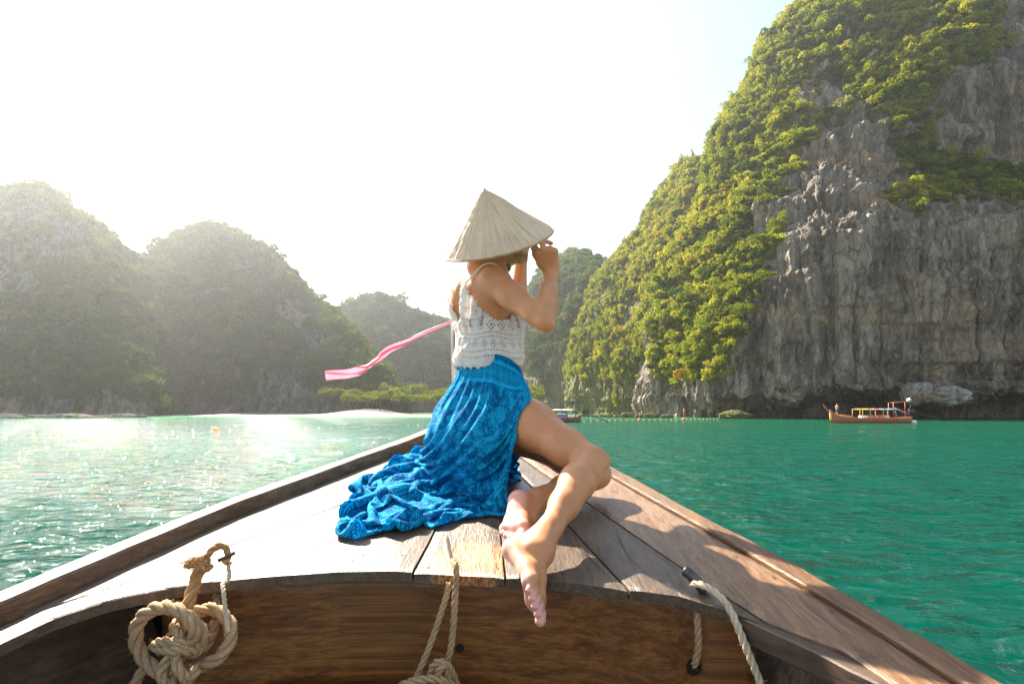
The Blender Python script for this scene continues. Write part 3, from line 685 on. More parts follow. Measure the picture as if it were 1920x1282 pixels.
# ---------------------------------------------------------------- ropes: three real strands laid round a path
def rope_mat(name, c1, c2, c3):
    m = Mat(name); n = m.noise(m.pos(), 260, 4, .7); b = m.noise(m.pos(), 24, 3)
    c = m.ramp(n, [(.3, c1), (.55, c2), (.75, c3)]); c = m.mix(m.ramp(b, [(.35, .0), (.65, .45)]), c, c1)
    m.color(c); m.rough(.9); m.bump(n, .7, .002); m.set(Specular_IOR_Level=.2); return m.m
ropem = rope_mat('hemp', (.24,.15,.08), (.50,.35,.20), (.66,.50,.32)); ropep = rope_mat('pale_hemp', (.38,.30,.20), (.62,.52,.38), (.74,.66,.52))
ropeo = rope_mat('orange_hemp', (.28,.14,.05), (.50,.28,.12), (.62,.42,.22))
def rope_geo(pts, rad, pitch=None, n=None, seg=8, tw0=0.0):
    pts = np.asarray(pts, float); L = np.linalg.norm(np.diff(pts, axis=0), axis=1).sum()
    pitch = pitch or rad*7.5; n = n or max(24, int(L/(rad*.55)))
    p = crom(pts, n*3); s = np.r_[0, np.cumsum(np.linalg.norm(np.diff(p, axis=0), axis=1))]; L = s[-1]
    q = np.linspace(0, L, n); p = np.stack([np.interp(q, s, p[:, k]) for k in range(3)], -1)
    t = np.gradient(p, axis=0); t /= np.linalg.norm(t, axis=1, keepdims=True)+1e-12
    a = np.cross(t[0], (.13,.31,1.0)); a /= np.linalg.norm(a); A = []
    for i in range(n): a = a-t[i]*np.dot(a, t[i]); a /= np.linalg.norm(a); A.append(a.copy())
    A = np.array(A); B = np.cross(t, A); V = []; Fa = []
    for k in range(3):
        ph = tw0+2*math.pi*(q/pitch+k/3); c = p+(A*np.cos(ph)[:, None]+B*np.sin(ph)[:, None])*rad*.50
        dirn = np.gradient(c, axis=0); dirn /= np.linalg.norm(dirn, axis=1, keepdims=True)
        rr = A*np.cos(ph)[:, None]+B*np.sin(ph)[:, None]; b2 = np.cross(dirn, rr); b2 /= np.linalg.norm(b2, axis=1, keepdims=True); a2 = np.cross(b2, dirn)
        b0 = len(V)
        for i in range(n):
            for j in range(seg):
                w = 2*math.pi*j/seg; V.append(c[i]+(a2[i]*math.cos(w)+b2[i]*math.sin(w))*rad*.56)
        Fa += [(b0+i*seg+j, b0+i*seg+(j+1)%seg, b0+(i+1)*seg+(j+1)%seg, b0+(i+1)*seg+j) for i in range(n-1) for j in range(seg)]
        Fa += [tuple(b0+j for j in range(seg-1,-1,-1)), tuple(b0+(n-1)*seg+j for j in range(seg))]
    return V, Fa, p
def fuzz(path, rad, count, ln, seed, V, Fa):
    r = np.random.default_rng(seed)
    for _ in range(count):
        p = path[r.integers(len(path))]; d = r.normal(size=3); d /= np.linalg.norm(d); c = p+d*rad*.9; e = c+(d*.6+r.normal(0,.5,3))*ln*r.uniform(.4,1.3)
        s = np.cross(d, r.normal(size=3)); s = s/np.linalg.norm(s)*.0004; m = (c+e)/2+r.normal(0,.15,3)*ln
        b = len(V); V += [c-s, c+s, m+s*.8, m-s*.8, e]; Fa += [(b, b+1, b+2, b+3), (b+3, b+2, b+4)]
def rope_obj(name, pts, rad, m, parent, seed=0, fz=60, **k):
    V, Fa, p = rope_geo(pts, rad, **k)
    if fz: fuzz(p, rad, fz, rad*.9, seed, V, Fa)
    return mesh_obj(name, V, Fa, m, parent)
def pp(l): return [P(*q) for q in l]
# 1: thick knotted rope at left
r1 = empty('rope', tuple(P(330,1190,1.33))); tag(r1, 'thick knotted hemp rope with a frayed orange end, hanging over the left deck edge', 'rope')
def sub(o, parent): return rebase(o, parent)
sub(rope_obj('rope_stem', pp([(386,1045,1.38),(376,1062,1.37),(366,1090,1.36),(355,1125,1.33),(347,1150,1.32),(338,1175,1.33),(332,1200,1.35)]), .0145, ropeo, None, 1, 160), r1)
sub(rope_obj('rope_hook', pp([(372,1072,1.375),(382,1052,1.38),(398,1030,1.385),(413,1022,1.39),(425,1030,1.395),(427,1046,1.39),(420,1056,1.385)]), .0085, ropeo, None, 2, 80), r1)
sub(rope_obj('left_loop', pp([(372,1215,1.34),(376,1190,1.31),(362,1165,1.29),(330,1142,1.30),(296,1139,1.32),(265,1158,1.33),(254,1188,1.33),(262,1222,1.33),(285,1250,1.32),(312,1264,1.31),(330,1262,1.30)]), .0165, ropem, None, 3, 220), r1)
sub(rope_obj('right_loop', pp([(352,1150,1.37),(378,1144,1.38),(402,1142,1.38),(424,1158,1.37),(433,1182,1.36),(428,1208,1.35),(410,1232,1.34),(382,1246,1.33),(352,1254,1.32),(338,1264,1.31)]), .0160, ropem, None, 4, 220), r1)
sub(rope_obj('inner_strand', pp([(404,1160,1.385),(398,1185,1.385),(392,1200,1.385),(380,1222,1.37),(360,1236,1.36)]), .012, ropem, None, 5, 60), r1)
sub(rope_obj('inner_strand', pp([(330,1165,1.35),(324,1184,1.355),(312,1206,1.36),(300,1226,1.36)]), .012, ropem, None, 5, 60), r1)
sub(rope_obj('knot_turn', pp([(288,1210,1.33),(300,1204,1.30),(322,1203,1.285),(345,1203,1.285),(364,1208,1.30),(368,1222,1.32),(340,1228,1.33)]), .0118, ropem, None, 6, 120), r1)
sub(rope_obj('knot_turn', pp([(292,1214,1.31),(318,1218,1.28),(342,1218,1.275),(366,1220,1.30)]), .0115, ropem, None, 7, 120), r1)
sub(rope_obj('knot_turn', pp([(330,1175,1.30),(336,1190,1.285),(333,1210,1.31)]), .0105, ropem, None, 16, 60), r1)
sub(rope_obj('knot_turn', pp([(350,1158,1.285),(362,1176,1.275),(364,1194,1.28),(352,1206,1.30)]), .0135, ropem, None, 17, 60), r1)
sub(rope_obj('hanging_strand', pp([(322,1222,1.29),(312,1240,1.285),(303,1262,1.28),(312,1282,1.28),(330,1300,1.28)]), .0125, ropem, None, 8, 100), r1)
sub(rope_obj('hanging_strand', pp([(332,1222,1.285),(330,1242,1.275),(340,1262,1.27),(352,1274,1.275),(366,1258,1.29),(360,1250,1.31)]), .0125, ropem, None, 9, 100), r1)
sub(rope_obj('rope_tail', pp([(284,1236,1.36),(268,1256,1.35),(252,1282,1.34),(238,1312,1.33)]), .0125, ropem, None, 10, 80), r1)
sub(rope_obj('rope_tail', pp([(318,1270,1.29),(322,1300,1.28),(320,1330,1.28)]), .015, ropem, None, 10, 40), r1)
sub(rope_obj('rope_back', pp([(406,1105,1.50),(406,1122,1.475),(405,1142,1.46)]), .010, ropem, None, 11, 20), r1)
V, Fa = [], []
for i, (u, v) in enumerate(((370,1062),(352,1058),(386,1060),(364,1050))):
    c = P(u, v, 1.37); fuzz(np.array([c, c+.004, c-.003]), .006, 240, .024, 60+i, V, Fa)
V2 = np.array(V); sub(mesh_obj('frayed_fibres', V2, Fa, ropeo, None), r1)
sub(rope_obj('frayed_lump', pp([(350,1060,1.37),(362,1056,1.37),(376,1062,1.365),(388,1066,1.365),(394,1058,1.37)]), .010, ropeo, None, 12, 200), r1)
r1b = tag(mesh_obj('cord', *rope_geo(pp([(432,1052,1.40),(428,1062,1.40),(430,1076,1.40),(426,1090,1.39),(418,1094,1.37),(419,1110,1.345),(422,1140,1.33),(424,1160,1.325),(428,1185,1.32)]), .0052, n=120)[:2], ropep), 'thin pale cord tied to the end of the thick knotted rope', 'cord')
tube('toggle', crom(np.array(pp([(410,1050,1.388),(424,1044,1.385),(439,1036,1.382)])), 8), .005, darkm, r1, 7).matrix_parent_inverse = Matrix.Translation(-Vector(r1.location))
# 2: loop rope in the middle
r2 = empty('rope', tuple(P(850,1062,1.5))); tag(r2, 'brown rope looped through the worn middle plank and knotted below', 'rope')
sub(rope_obj('front_run', pp([(850,1050,1.50),(854,1058,1.455),(856,1078,1.44),(854,1110,1.44),(851,1160,1.44),(846,1210,1.44),(838,1242,1.44)]), .0085, ropem, None, 20, 120), r2)
sub(rope_obj('back_run', pp([(843,1092,1.485),(836,1120,1.475),(820,1170,1.46),(800,1225,1.45),(784,1262,1.44),(770,1290,1.43)]), .0085, ropem, None, 21, 120), r2)
sub(rope_obj('knot_turn', pp([(815,1290,1.44),(808,1262,1.42),(814,1246,1.41),(826,1240,1.40),(836,1250,1.41),(842,1275,1.42),(840,1300,1.43)]), .0095, ropem, None, 22, 80), r2)
sub(rope_obj('knot_turn', pp([(826,1296,1.43),(820,1266,1.405),(826,1252,1.395),(838,1246,1.40),(848,1262,1.42),(858,1290,1.44)]), .0095, ropem, None, 23, 80), r2)
sub(rope_obj('cross_run', pp([(735,1294,1.43),(765,1280,1.42),(795,1273,1.41),(822,1272,1.40),(850,1284,1.41)]), .0105, ropem, None, 24, 80), r2)
# 3: pale rope at right
r3 = empty('rope', tuple(P(1300,1094,1.35))); tag(r3, 'pale twisted rope hooked on the iron pin of the right deck, running down', 'rope')
sub(rope_obj('outer_run', pp([(1298,1097,1.345),(1306,1094,1.335),(1325,1100,1.31),(1350,1118,1.28),(1370,1145,1.26),(1386,1180,1.24),(1404,1225,1.22),(1422,1270,1.21),(1432,1300,1.20)]), .0085, ropep, None, 30, 160), r3)
sub(rope_obj('inner_run', pp([(1308,1122,1.345),(1308,1150,1.335),(1309,1190,1.33),(1309,1215,1.335),(1304,1240,1.345),(1299,1252,1.375)]), .0088, ropem, None, 31, 120), r3)
ring_hole(P(1301,1250,1.352), .019); ring_hole(P(862,1215,1.49), .011)
# ================================================================ the woman: one continuous body grown from a distance field
VOX = .0038
class Field:
    def __init__(s, lo, hi, vox=VOX):
        s.lo = np.array(lo, float); s.v = vox; s.n = np.ceil((np.array(hi)-s.lo)/vox).astype(int)+1
        s.d = np.full(tuple(s.n), .2, dtype=np.float32)
    def sub(s, lo, hi):
        a = np.clip(np.floor((lo-s.lo)/s.v).astype(int), 0, s.n-1); b = np.clip(np.ceil((hi-s.lo)/s.v).astype(int)+1, 1, s.n)
        if np.any(b <= a): return None
        ax = [(s.lo[k]+s.v*np.arange(a[k], b[k])).astype(np.float32) for k in range(3)]
        return (slice(a[0], b[0]), slice(a[1], b[1]), slice(a[2], b[2])), ax[0][:, None, None], ax[1][None, :, None], ax[2][None, None, :]
    def smin(s, sl, e, k, cut=False):
        c = s.d[sl]
        if cut: c = -c
        h = np.maximum(k-np.abs(c-e), 0)/k; r = np.minimum(c, e)-h*h*k*.25
        s.d[sl] = -r if cut else r
    def cone(s, a, b, ra, rb, k=.02, cut=False):
        a = np.array(a, float); b = np.array(b, float); m = max(ra, rb)+k+.02
        q = s.sub(np.minimum(a, b)-m, np.maximum(a, b)+m)
        if q is None: return
        sl, X, Y, Z = q; d = b-a; L2 = max(float(d@d), 1e-9)
        t = np.clip(((X-a[0])*d[0]+(Y-a[1])*d[1]+(Z-a[2])*d[2])/L2, 0, 1)
        e = np.sqrt((X-a[0]-t*d[0])**2+(Y-a[1]-t*d[1])**2+(Z-a[2]-t*d[2])**2)-(ra+(rb-ra)*t); s.smin(sl, e, k, cut)
    def chain(s, pts, k=.02):
        for (a, ra), (b, rb) in zip(pts[:-1], pts[1:]): s.cone(a, b, ra, rb, k)
    def ell(s, c, axes, r, k=.02, cut=False):
        c = np.array(c, float); r = np.array(r, float); m = r.max()+k+.02; q = s.sub(c-m, c+m)
        if q is None: return
        sl, X, Y, Z = q; A = np.array(axes, float); A /= np.linalg.norm(A, axis=1, keepdims=True)
        X = X-c[0]; Y = Y-c[1]; Z = Z-c[2]
        l = [(X*A[i,0]+Y*A[i,1]+Z*A[i,2]) for i in range(3)]
        k0 = np.sqrt(sum((l[i]/r[i])**2 for i in range(3))); k1 = np.sqrt(sum((l[i]/r[i]**2)**2 for i in range(3)))+1e-6
        s.smin(sl, k0*(k0-1)/k1, k, cut)
def surface_nets(d, lo, v):
    """dual mesh of the zero level"""
    neg = d < 0; nx, ny, nz = d.shape
    cnt = sum(neg[a:nx-1+a, b:ny-1+b, c:nz-1+c].astype(np.int8) for a in (0,1) for b in (0,1) for c in (0,1))
    act = (cnt > 0) & (cnt < 8); I = np.argwhere(act); idm = -np.ones(act.shape, dtype=np.int32); idm[tuple(I.T)] = np.arange(len(I))
    acc = np.zeros((len(I), 3)); num = np.zeros(len(I)); cor = [(a,b,c) for a in (0,1) for b in (0,1) for c in (0,1)]
    val = {c: d[I[:,0]+c[0], I[:,1]+c[1], I[:,2]+c[2]].astype(np.float64) for c in cor}
    for c1 in cor:
        for ax in range(3):
            if c1[ax]: continue
            c2 = list(c1); c2[ax] = 1; c2 = tuple(c2); a, b = val[c1], val[c2]; m = (a < 0) != (b < 0)
            t = np.where(m, a/np.where(m, a-b, 1), 0)
            p = np.array(c1, float)[None, :]+t[:, None]*(np.array(c2)-np.array(c1))[None, :]; acc[m] += p[m]; num[m] += 1
    V = (I+acc/num[:, None])*v+lo; Fs = []
    for ax in range(3):
        o1, o2 = [k for k in range(3) if k != ax]
        sl0 = [slice(None)]*3; sl1 = [slice(None)]*3; sl0[ax] = slice(0, -1); sl1[ax] = slice(1, None)
        cr = neg[tuple(sl0)] != neg[tuple(sl1)]; E = np.argwhere(cr); E = E[(E[:, o1] > 0) & (E[:, o2] > 0) & (E[:, o1] < d.shape[o1]-1) & (E[:, o2] < d.shape[o2]-1)]
        s0 = neg[tuple(E.T)]
        def g(i, j):
            q = E.copy(); q[:, o1] += i; q[:, o2] += j; return idm[tuple(q.T)]
        Q = np.stack([g(-1,-1), g(0,-1), g(0,0), g(-1,0)], -1)
        if ax == 1: s0 = ~s0
        Q[~s0] = Q[~s0][:, ::-1]; Fs.append(Q)
    return V, np.concatenate(Fs)
def smooth_mesh(V, Fc, it=2, lam=.5):
    E = np.concatenate([Fc[:, [0,1]], Fc[:, [1,2]], Fc[:, [2,3]], Fc[:, [3,0]]]); E = np.concatenate([E, E[:, ::-1]]); n = len(V)
    cnt = np.bincount(E[:, 0], minlength=n)[:, None]
    for k in range(it):
        for l in (lam, -lam*1.04):
            s = np.stack([np.bincount(E[:, 0], V[E[:, 1], q], minlength=n) for q in range(3)], -1)/np.maximum(cnt, 1); V = V+(s-V)*l
    return V
def nrm(v): v = np.array(v, float); return v/np.linalg.norm(v)
FD = nrm((.88, .47, 0)); LD = nrm((-.47, .88, 0)); UD = np.array((0, 0, 1.0))
def Tq(c, f=0, l=0, u=0): return np.array(c, float)+FD*f+LD*l+UD*u
# joints (eye-level based heights)
PEL = np.array((-.078, 2.28, .02)); WAI = np.array((-.103, 2.265, .19)); RIB = np.array((-.110, 2.26, .35)); CHE = np.array((-.122, 2.26, .455)); NEK = np.array((-.118, 2.25, .545))
HD = np.array((-.062, 2.235, .662))
SHR = np.array((-.062, 2.125, .468)); ELR = np.array((.112, 1.995, .312)); WRR = np.array((.148, 2.115, .508))
SHL = np.array((-.200, 2.395, .475)); ELL = np.array((.020, 2.45, .400)); WRL = np.array((.040, 2.42, .640))
HPR = np.array((-.022, 2.155, .0)); KNR = np.array((.255, 1.855, -.172)); ANR = np.array((.082, 1.515, -.348))
HPL = np.array((-.090, 2.36, -.02)); KNL = np.array((.308, 2.10, -.240)); ANL = np.array((.085, 1.90, -.300))
def torso(Fd, g=0.0, hips=True):
    if hips:
        Fd.ell(Tq(PEL, -.005, 0, .02), (FD, LD, UD), (.100+g, .152+g, .105+g), .05)
        Fd.ell(Tq(PEL, -.035, -.075, -.03), (FD, LD, UD), (.098+g, .085+g, .10+g), .05); Fd.ell(Tq(PEL, -.035, .075, -.03), (FD, LD, UD), (.098+g, .085+g, .10+g), .05)
    Fd.ell(WAI, (FD, LD, UD), (.082+g, .118+g, .13+g), .06)
    Fd.ell(Tq(RIB, 0, 0, 0), (FD, LD, UD), (.098+g, .138+g, .15+g), .06)
    Fd.ell(Tq(CHE, -.015, 0, .0), (FD, LD, UD), (.085+g, .148+g, .085+g), .05)
    for s in (-1, 1): Fd.ell(Tq(RIB, .085, s*.062, .01), (FD, LD, UD), (.055+g, .058+g, .06+g), .035)
def foot(Fd, heel, a, n, w, curl=.6):
    a = nrm(a); n = nrm(np.array(n)-np.dot(n, a)*a); w0 = np.cross(n, a); w = w0 if np.dot(w0, w) > 0 else -w0
    Q = lambda x, y, z: np.array(heel)+a*x+n*y+w*z
    Fd.cone(Q(0,0,0), Q(.012,.02,0), .029, .028, .02)
    Fd.cone(Q(.01,.0,-.010), Q(.095,.010,-.020), .024, .021, .02); Fd.cone(Q(.01,.008,.006), Q(.10,.024,.014), .026, .023, .022)
    Fd.cone(Q(.03,.05,0), Q(.115,.026,.006), .030, .019, .025); Fd.cone(Q(.02,.035,0), Q(.038,.062,0), .030, .031, .03)
    Fd.ell(Q(.040,.045,.026), (a,n,w), (.013,.013,.011), .014); Fd.ell(Q(.035,.038,-.027), (a,n,w), (.013,.013,.011), .014)
    Fd.cone(Q(.10,.020,.014), Q(.158,.006,.027), .024, .0235, .018); Fd.cone(Q(.10,.018,.0), Q(.155,.010,.006), .023, .021, .018)
    Fd.cone(Q(.095,.012,-.018), Q(.140,.006,-.031), .022, .0195, .018); Fd.cone(Q(.158,.0,.024), Q(.140,-.001,-.028), .017, .0145, .016)
    toes = [((.168,.004,.030), (.192,.003,.031), (.214,-.004,.029), .0135, .0138, .0125), ((.166,.006,.009), (.186,.008,.010), (.207,-.006*curl,.009), .0090, .0088, .0088),
            ((.159,.005,-.007), (.178,.007,-.007), (.197,-.009*curl,-.008), .0086, .0083, .0083), ((.150,.004,-.021), (.167,.006,-.022), (.184,-.010*curl,-.022), .0083, .0080, .0080),
            ((.139,.003,-.034), (.153,.004,-.036), (.168,-.010*curl,-.034), .0082, .0080, .0082)]
    for p0, p1, p2, r0, r1, r2 in toes: Fd.cone(Q(*p0), Q(*p1), r0*1.08, r1*1.04, .010); Fd.cone(Q(*p1), Q(*p2), r1*1.04, r2*1.02, .004)
    return Q, toes
def build_body():
    B = Field((-.34, 1.26, -.56), (.44, 2.58, .80))
    torso(B)
    B.chain([(Tq(CHE, -.015, 0, .04), .055), (NEK, .050), (Tq(NEK, .045, 0, .075), .047)], .05)              # neck
    for S, s in ((SHR, -1), (SHL, 1)):                                                                        # shoulders and blades
        B.cone(Tq(NEK, -.01, s*.03, -.02), S+UD*.018, .036, .040, .05); B.cone(Tq(CHE, .03, s*.10, -.03), S, .055, .048, .05)
        B.ell(Tq(CHE, -.055, s*.075, -.045), (FD, LD, UD), (.035, .055, .075), .04)
    B.cone(Tq(CHE, -.108, 0, .06), Tq(WAI, -.098, 0, -.02), .010, .010, .035, cut=True)                       # spine furrow
    # arms
    B.chain([(SHR, .052), (SHR+(ELR-SHR)*.35, .0475), (SHR+(ELR-SHR)*.8, .038), (ELR, .035)], .025)
    B.chain([(ELR, .034), (ELR+(WRR-ELR)*.22, .0395), (ELR+(WRR-ELR)*.55, .0335), (ELR+(WRR-ELR)*.9, .0235), (WRR, .0235)], .02)
    B.ell(ELR+np.array((.012,-.010,-.020)), (FD, LD, UD), (.022,.022,.022), .025)
    B.chain([(SHL, .050), (SHL+(ELL-SHL)*.5, .043), (ELL, .035), (ELL+(WRL-ELL)*.3, .038), (WRL, .024)], .025)
    # head: skull, jaw, face
    fd = nrm((.90,.30,-.30)); ud = nrm((.28,.08,1.0)); ld = nrm(np.cross(ud, fd)); ud = np.cross(fd, ld)
    H = lambda x, y, z: HD+fd*x+ld*y+ud*z
    B.ell(H(-.012,0,.02), (fd,ld,ud), (.094,.074,.088), .03); B.ell(H(.030,0,-.035), (fd,ld,ud), (.062,.056,.072), .03)
    B.ell(H(.068,0,-.088), (fd,ld,ud), (.020,.022,.018), .025)
    B.cone(H(.086,0,.012), H(.108,0,-.022), .007, .011, .014); B.ell(H(.098,.010,-.026), (fd,ld,ud), (.008,.006,.006), .008); B.ell(H(.098,-.010,-.026), (fd,ld,ud), (.008,.006,.006), .008)
    for s in (-1, 1):
        B.ell(H(.092,s*.031,.012), (fd,ld,ud), (.014,.018,.012), .012, cut=True); B.ell(H(.078,s*.031,.010), (fd,ld,ud), (.0125,.0125,.0125), .006)
        B.ell(H(.070,s*.042,-.018), (fd,ld,ud), (.018,.018,.016), .02)
        B.ell(H(-.005,s*.076,-.012), (nrm(fd+ld*s*.4),ld,ud), (.018,.008,.031), .008)
    B.cone(H(.092,-.018,-.052), H(.092,.018,-.052), .0055, .0055, .006); B.cone(H(.090,-.015,-.062), H(.090,.015,-.062), .0065, .0065, .006)
    B.cone(H(.0,0,-.06), Tq(NEK, .01,0,.03), .052, .048, .04)
    # right hand (grips the rim) ----
    hp = lambda u, v, y: np.array(((u-960)/F*y, y, -(v-HZ)/F*y))
    K = [hp(1011,474,2.075), hp(1020,469,2.060), hp(1031,467,2.060), hp(1040,472,2.070)]
    for i, kk in enumerate(K):
        base = WRR+(K[3]-K[0])*(i-1.5)*.16+np.array((0,-.004,.0)); B.cone(base, kk, .0165, .0128, .014)
    B.cone(K[0], K[3], .0105, .0105, .012)
    fing = [[K[0], hp(1001,460,2.075), hp(1005,450,2.10), hp(1011,449,2.13)], [K[1], hp(1016,455,2.055), hp(1022,452,2.06), hp(1034,456,2.08)],
            [K[2], hp(1029,466,2.10), hp(1022,470,2.13), hp(1015,468,2.125)], [K[3], hp(1038,472,2.11), hp(1030,477,2.135), hp(1022,476,2.13)]]
    for i, fg in enumerate(fing):
        r = (.0098,.0096,.0092,.0084)[i]; B.chain([(fg[0], r*1.12), (fg[1], r), (fg[2], r*.92), (fg[3], r*.78)], .004)
    B.chain([(WRR+np.array((-.012,.006,.010)), .018), (hp(1014,494,2.10), .0150), (hp(1004,477,2.10), .0115), (hp(1001,465,2.105), .0100), (hp(1003,458,2.12), .0085)], .008)
    # left hand: closed round the far rim
    WL = WRL; kn = WL+np.array((.012,-.01,.075))
    for i in range(4):
        b0 = kn+np.array((.012,.016,0))*(i-1.5); B.cone(WL+np.array((.004,.006,0))*(i-1.5), b0, .016, .0125, .014)
        B.chain([(b0, .0105), (b0+np.array((.012,-.012,.030)), .0095), (b0+np.array((-.006,-.032,.034)), .0085), (b0+np.array((-.014,-.034,.014)), .0075)], .004)
    B.chain([(WL+np.array((-.01,-.01,.015)), .016), (WL+np.array((-.024,-.026,.05)), .0115), (WL+np.array((-.022,-.036,.08)), .009)], .008)
    # legs
    def leg(Hh, Kk, A, out, up):
        B.chain([(Hh, .093), (Hh+(Kk-Hh)*.35, .083), (Hh+(Kk-Hh)*.75, .060), (Kk, .052)], .035)
        d = A-Kk; B.chain([(Kk, .050), (Kk+d*.12, .049), (Kk+d*.32+up*.006, .0545), (Kk+d*.60, .043), (Kk+d*.86, .0305), (A, .031)], .02)
        B.ell(Kk+out*.018, (nrm(Kk-Hh), nrm(d), np.cross(nrm(Kk-Hh), nrm(d))), (.034,.036,.034), .025)
    leg(HPR, KNR, ANR, nrm(nrm(KNR-HPR)-nrm(ANR-KNR)), nrm(np.cross(KNR-HPR, ANR-KNR))*-1)
    leg(HPL, KNL, ANL, nrm(nrm(KNL-HPL)-nrm(ANL-KNL)), np.zeros(3))
    HR = np.array((.003, 1.497, -.368)); Q1, t1 = foot(B, HR, (.06,-.165,-.099), (.93,.12,.22), (0,.51,-.86), 1.0)
    B.cone(ANR, Q1(.038,.060,0), .031, .032, .03); B.cone(ANR+(KNR-ANR)*.12-nrm(ANR-KNR)*0, Q1(-.004,.02,0), .020, .018, .03)
    HL = np.array((.022, 1.855, -.292)); Q2, t2 = foot(B, HL, (-.11,-.90,-.44), (.38,.28,-.80), (.84,-.21,.24), .3)
    B.cone(ANL, Q2(.036,.058,0), .030, .031, .03); B.cone(ANL+(KNL-ANL)*.12, Q2(-.002,.02,0), .020, .018, .03)
    V, Fc = surface_nets(B.d, B.lo, B.v); V = smooth_mesh(V, Fc, 2)
    return B, V, Fc, H, (fd, ld, ud), (Q1, t1), (Q2, t2)
BF, BV, BFc, HH, HAX, FT1, FT2 = build_body()
woman = empty('person', (-.05, 2.25, 1.68)); tag(woman, 'barefoot woman in white crochet top and blue sarong kneeling on the bow, seen from behind', 'person')
def skin_mat():
    m = Mat('tanned_skin'); n = m.noise(m.pos(), 9, 4, .6); f2 = m.noise(m.pos(), 320, 3, .6); bl = m.noise(m.pos(), 38, 3, .55)
    c = m.ramp(n, [(.3, (.45,.19,.078)), (.7, (.55,.255,.115))]); c = m.mix(m.ramp(bl, [(.5, 0.0), (.75, .35)]), c, (.50,.22,.14))
    at = m.node('ShaderNodeAttribute', attribute_name='sole'); c = m.mix(at.outputs['Fac'], c, (.66,.33,.26))
    m.color(c); m.set(Roughness=.45, Specular_IOR_Level=.45, Subsurface_Weight=.08, Subsurface_Scale=.02)
    m.b.inputs['Subsurface Radius'].default_value = (1.0, .35, .18); m.bump(m.math('ADD', f2, m.math('MULTIPLY', bl, .6)), .3, .0015); return m.m
skin = skin_mat()
def soleness(V):
    s = np.zeros(len(V))
    for (Q, _) in (FT1, FT2):
        o = Q(0,0,0); a = Q(1,0,0)-o; n = Q(0,1,0)-o; w = Q(0,0,1)-o; d = V-o; x, y, z = d@a, d@n, d@w
        inside = (x > -.05) & (x < .24) & (np.abs(z) < .06) & (np.abs(y) < .08)
        s = np.maximum(s, inside*np.clip((.006-y+np.clip(x-.165, 0, 1)*.8)/.02, 0, 1))
    return s
Vw = BV+np.array((0,0,CAMZ)); body = rebase(mesh_obj('body', Vw, BFc, skin), woman)
at = body.data.attributes.new('sole', 'FLOAT', 'POINT'); at.data.foreach_set('value', soleness(BV).astype(np.float32))
nail = Mat('nail').set(Base_Color=(.75,.50,.46,1), Roughness=.15).m
def nail_mesh(c, a, n, w, la, lw):
    V = [c+a*(la*math.cos(t))*.0+0*n for t in (0,)]; V = []; 
    for i in range(5):
        for j in range(5):
            x = (i-2)/2; z = (j-2)/2; r = max(abs(x), abs(z)); V.append(c+a*x*la*(1-.12*z*z)+w*z*lw+n*(.0012-.0022*z*z-.0006*x*x))
    return mesh_obj('toenail', np.array(V)+np.array((0,0,CAMZ)), grid_faces(5, 5), nail)
for Q, toes in (FT1, FT2):
    o = Q(0,0,0); a = Q(1,0,0)-o; n = Q(0,1,0)-o; w = Q(0,0,1)-o
    for i, (p0, p1, p2, r0, r1, r2) in enumerate(toes):
        ax = nrm(Q(*p2)-Q(*p1)); nn = nrm(n-np.dot(n, ax)*ax); rebase(nail_mesh(Q(*p2)+nn*r2*.97-ax*.001, ax, nn, np.cross(nn, ax), .0078 if i == 0 else .0045, .0072 if i == 0 else .0042), woman)
# ---- hair: tucked up under the hat, a few loose curls at the nape
hairm = Mat('blond_hair'); nn_ = hairm.noise(hairm.pos((90,90,16)), 3, 5, .7)
hairm.color(hairm.ramp(nn_, [(.3, (.24,.15,.06)), (.55, (.56,.38,.16)), (.75, (.85,.66,.34))])); hairm.rough(.42); hairm.bump(nn_, .5, .003)
fd, ld, ud = HAX; Hf = Field(HD-.16, HD+.16, .004)
Hf.ell(HH(-.022,0,.026), (fd,ld,ud), (.098,.082,.092), .02); Hf.ell(HH(-.05,0,-.03), (fd,ld,ud), (.060,.070,.062), .03); Hf.ell(HH(-.075,0,-.045), (fd,ld,ud), (.040,.046,.036), .02)
Hf.ell(HH(.075,0,-.045), (fd,ld,ud), (.060,.075,.085), .01, cut=True)
hv, hf = surface_nets(Hf.d, Hf.lo, Hf.v); hv = hv+(fbm(hv*np.array((60,60,14)), 3, 4)*.0035)[:, None]*nrm((1,1,.1))
rebase(mesh_obj('hair', hv+np.array((0,0,CAMZ)), hf, hairm.m), woman)
V, Fa = [], []; r = np.random.default_rng(5)
def strand(p0, d, L, curl, wd, rs):
    p = np.array(p0, float); d = nrm(d); pts = [p.copy()]; ax = nrm(rs.normal(size=3)); ph = rs.uniform(0, 6)
    for i in range(14):
        d = nrm(d+np.cross(ax, d)*curl*math.sin(ph+i*.55)*.5+np.array((0,0,-.06))); p = p+d*L/14; pts.append(p.copy())
    b = len(V)
    for i, q in enumerate(pts):
        s = nrm(np.cross(d, (.3,-1,.2)))*wd*(1-i/16); V.append(q-s); V.append(q+s)
    for i in range(14): Fa.append((b+2*i, b+2*i+1, b+2*i+3, b+2*i+2))
for i in range(700):      # loose curls in front of the ear
    c = P(r.uniform(950,984), r.uniform(474,489), r.uniform(2.09,2.14))-np.array((0,0,CAMZ)); strand(c, (r.normal(.3,.5), r.normal(-.1,.3), r.normal(-.5,.4)), r.uniform(.02,.055), 2.2, .0011, r)
for i in range(160):      # wisps at the nape
    c = HH(-.085+r.normal(0,.012), r.normal(0,.035), -.055); strand(c, (r.normal(0,.4), r.normal(0,.3), -1), r.uniform(.02,.05), .9, .0006, r)
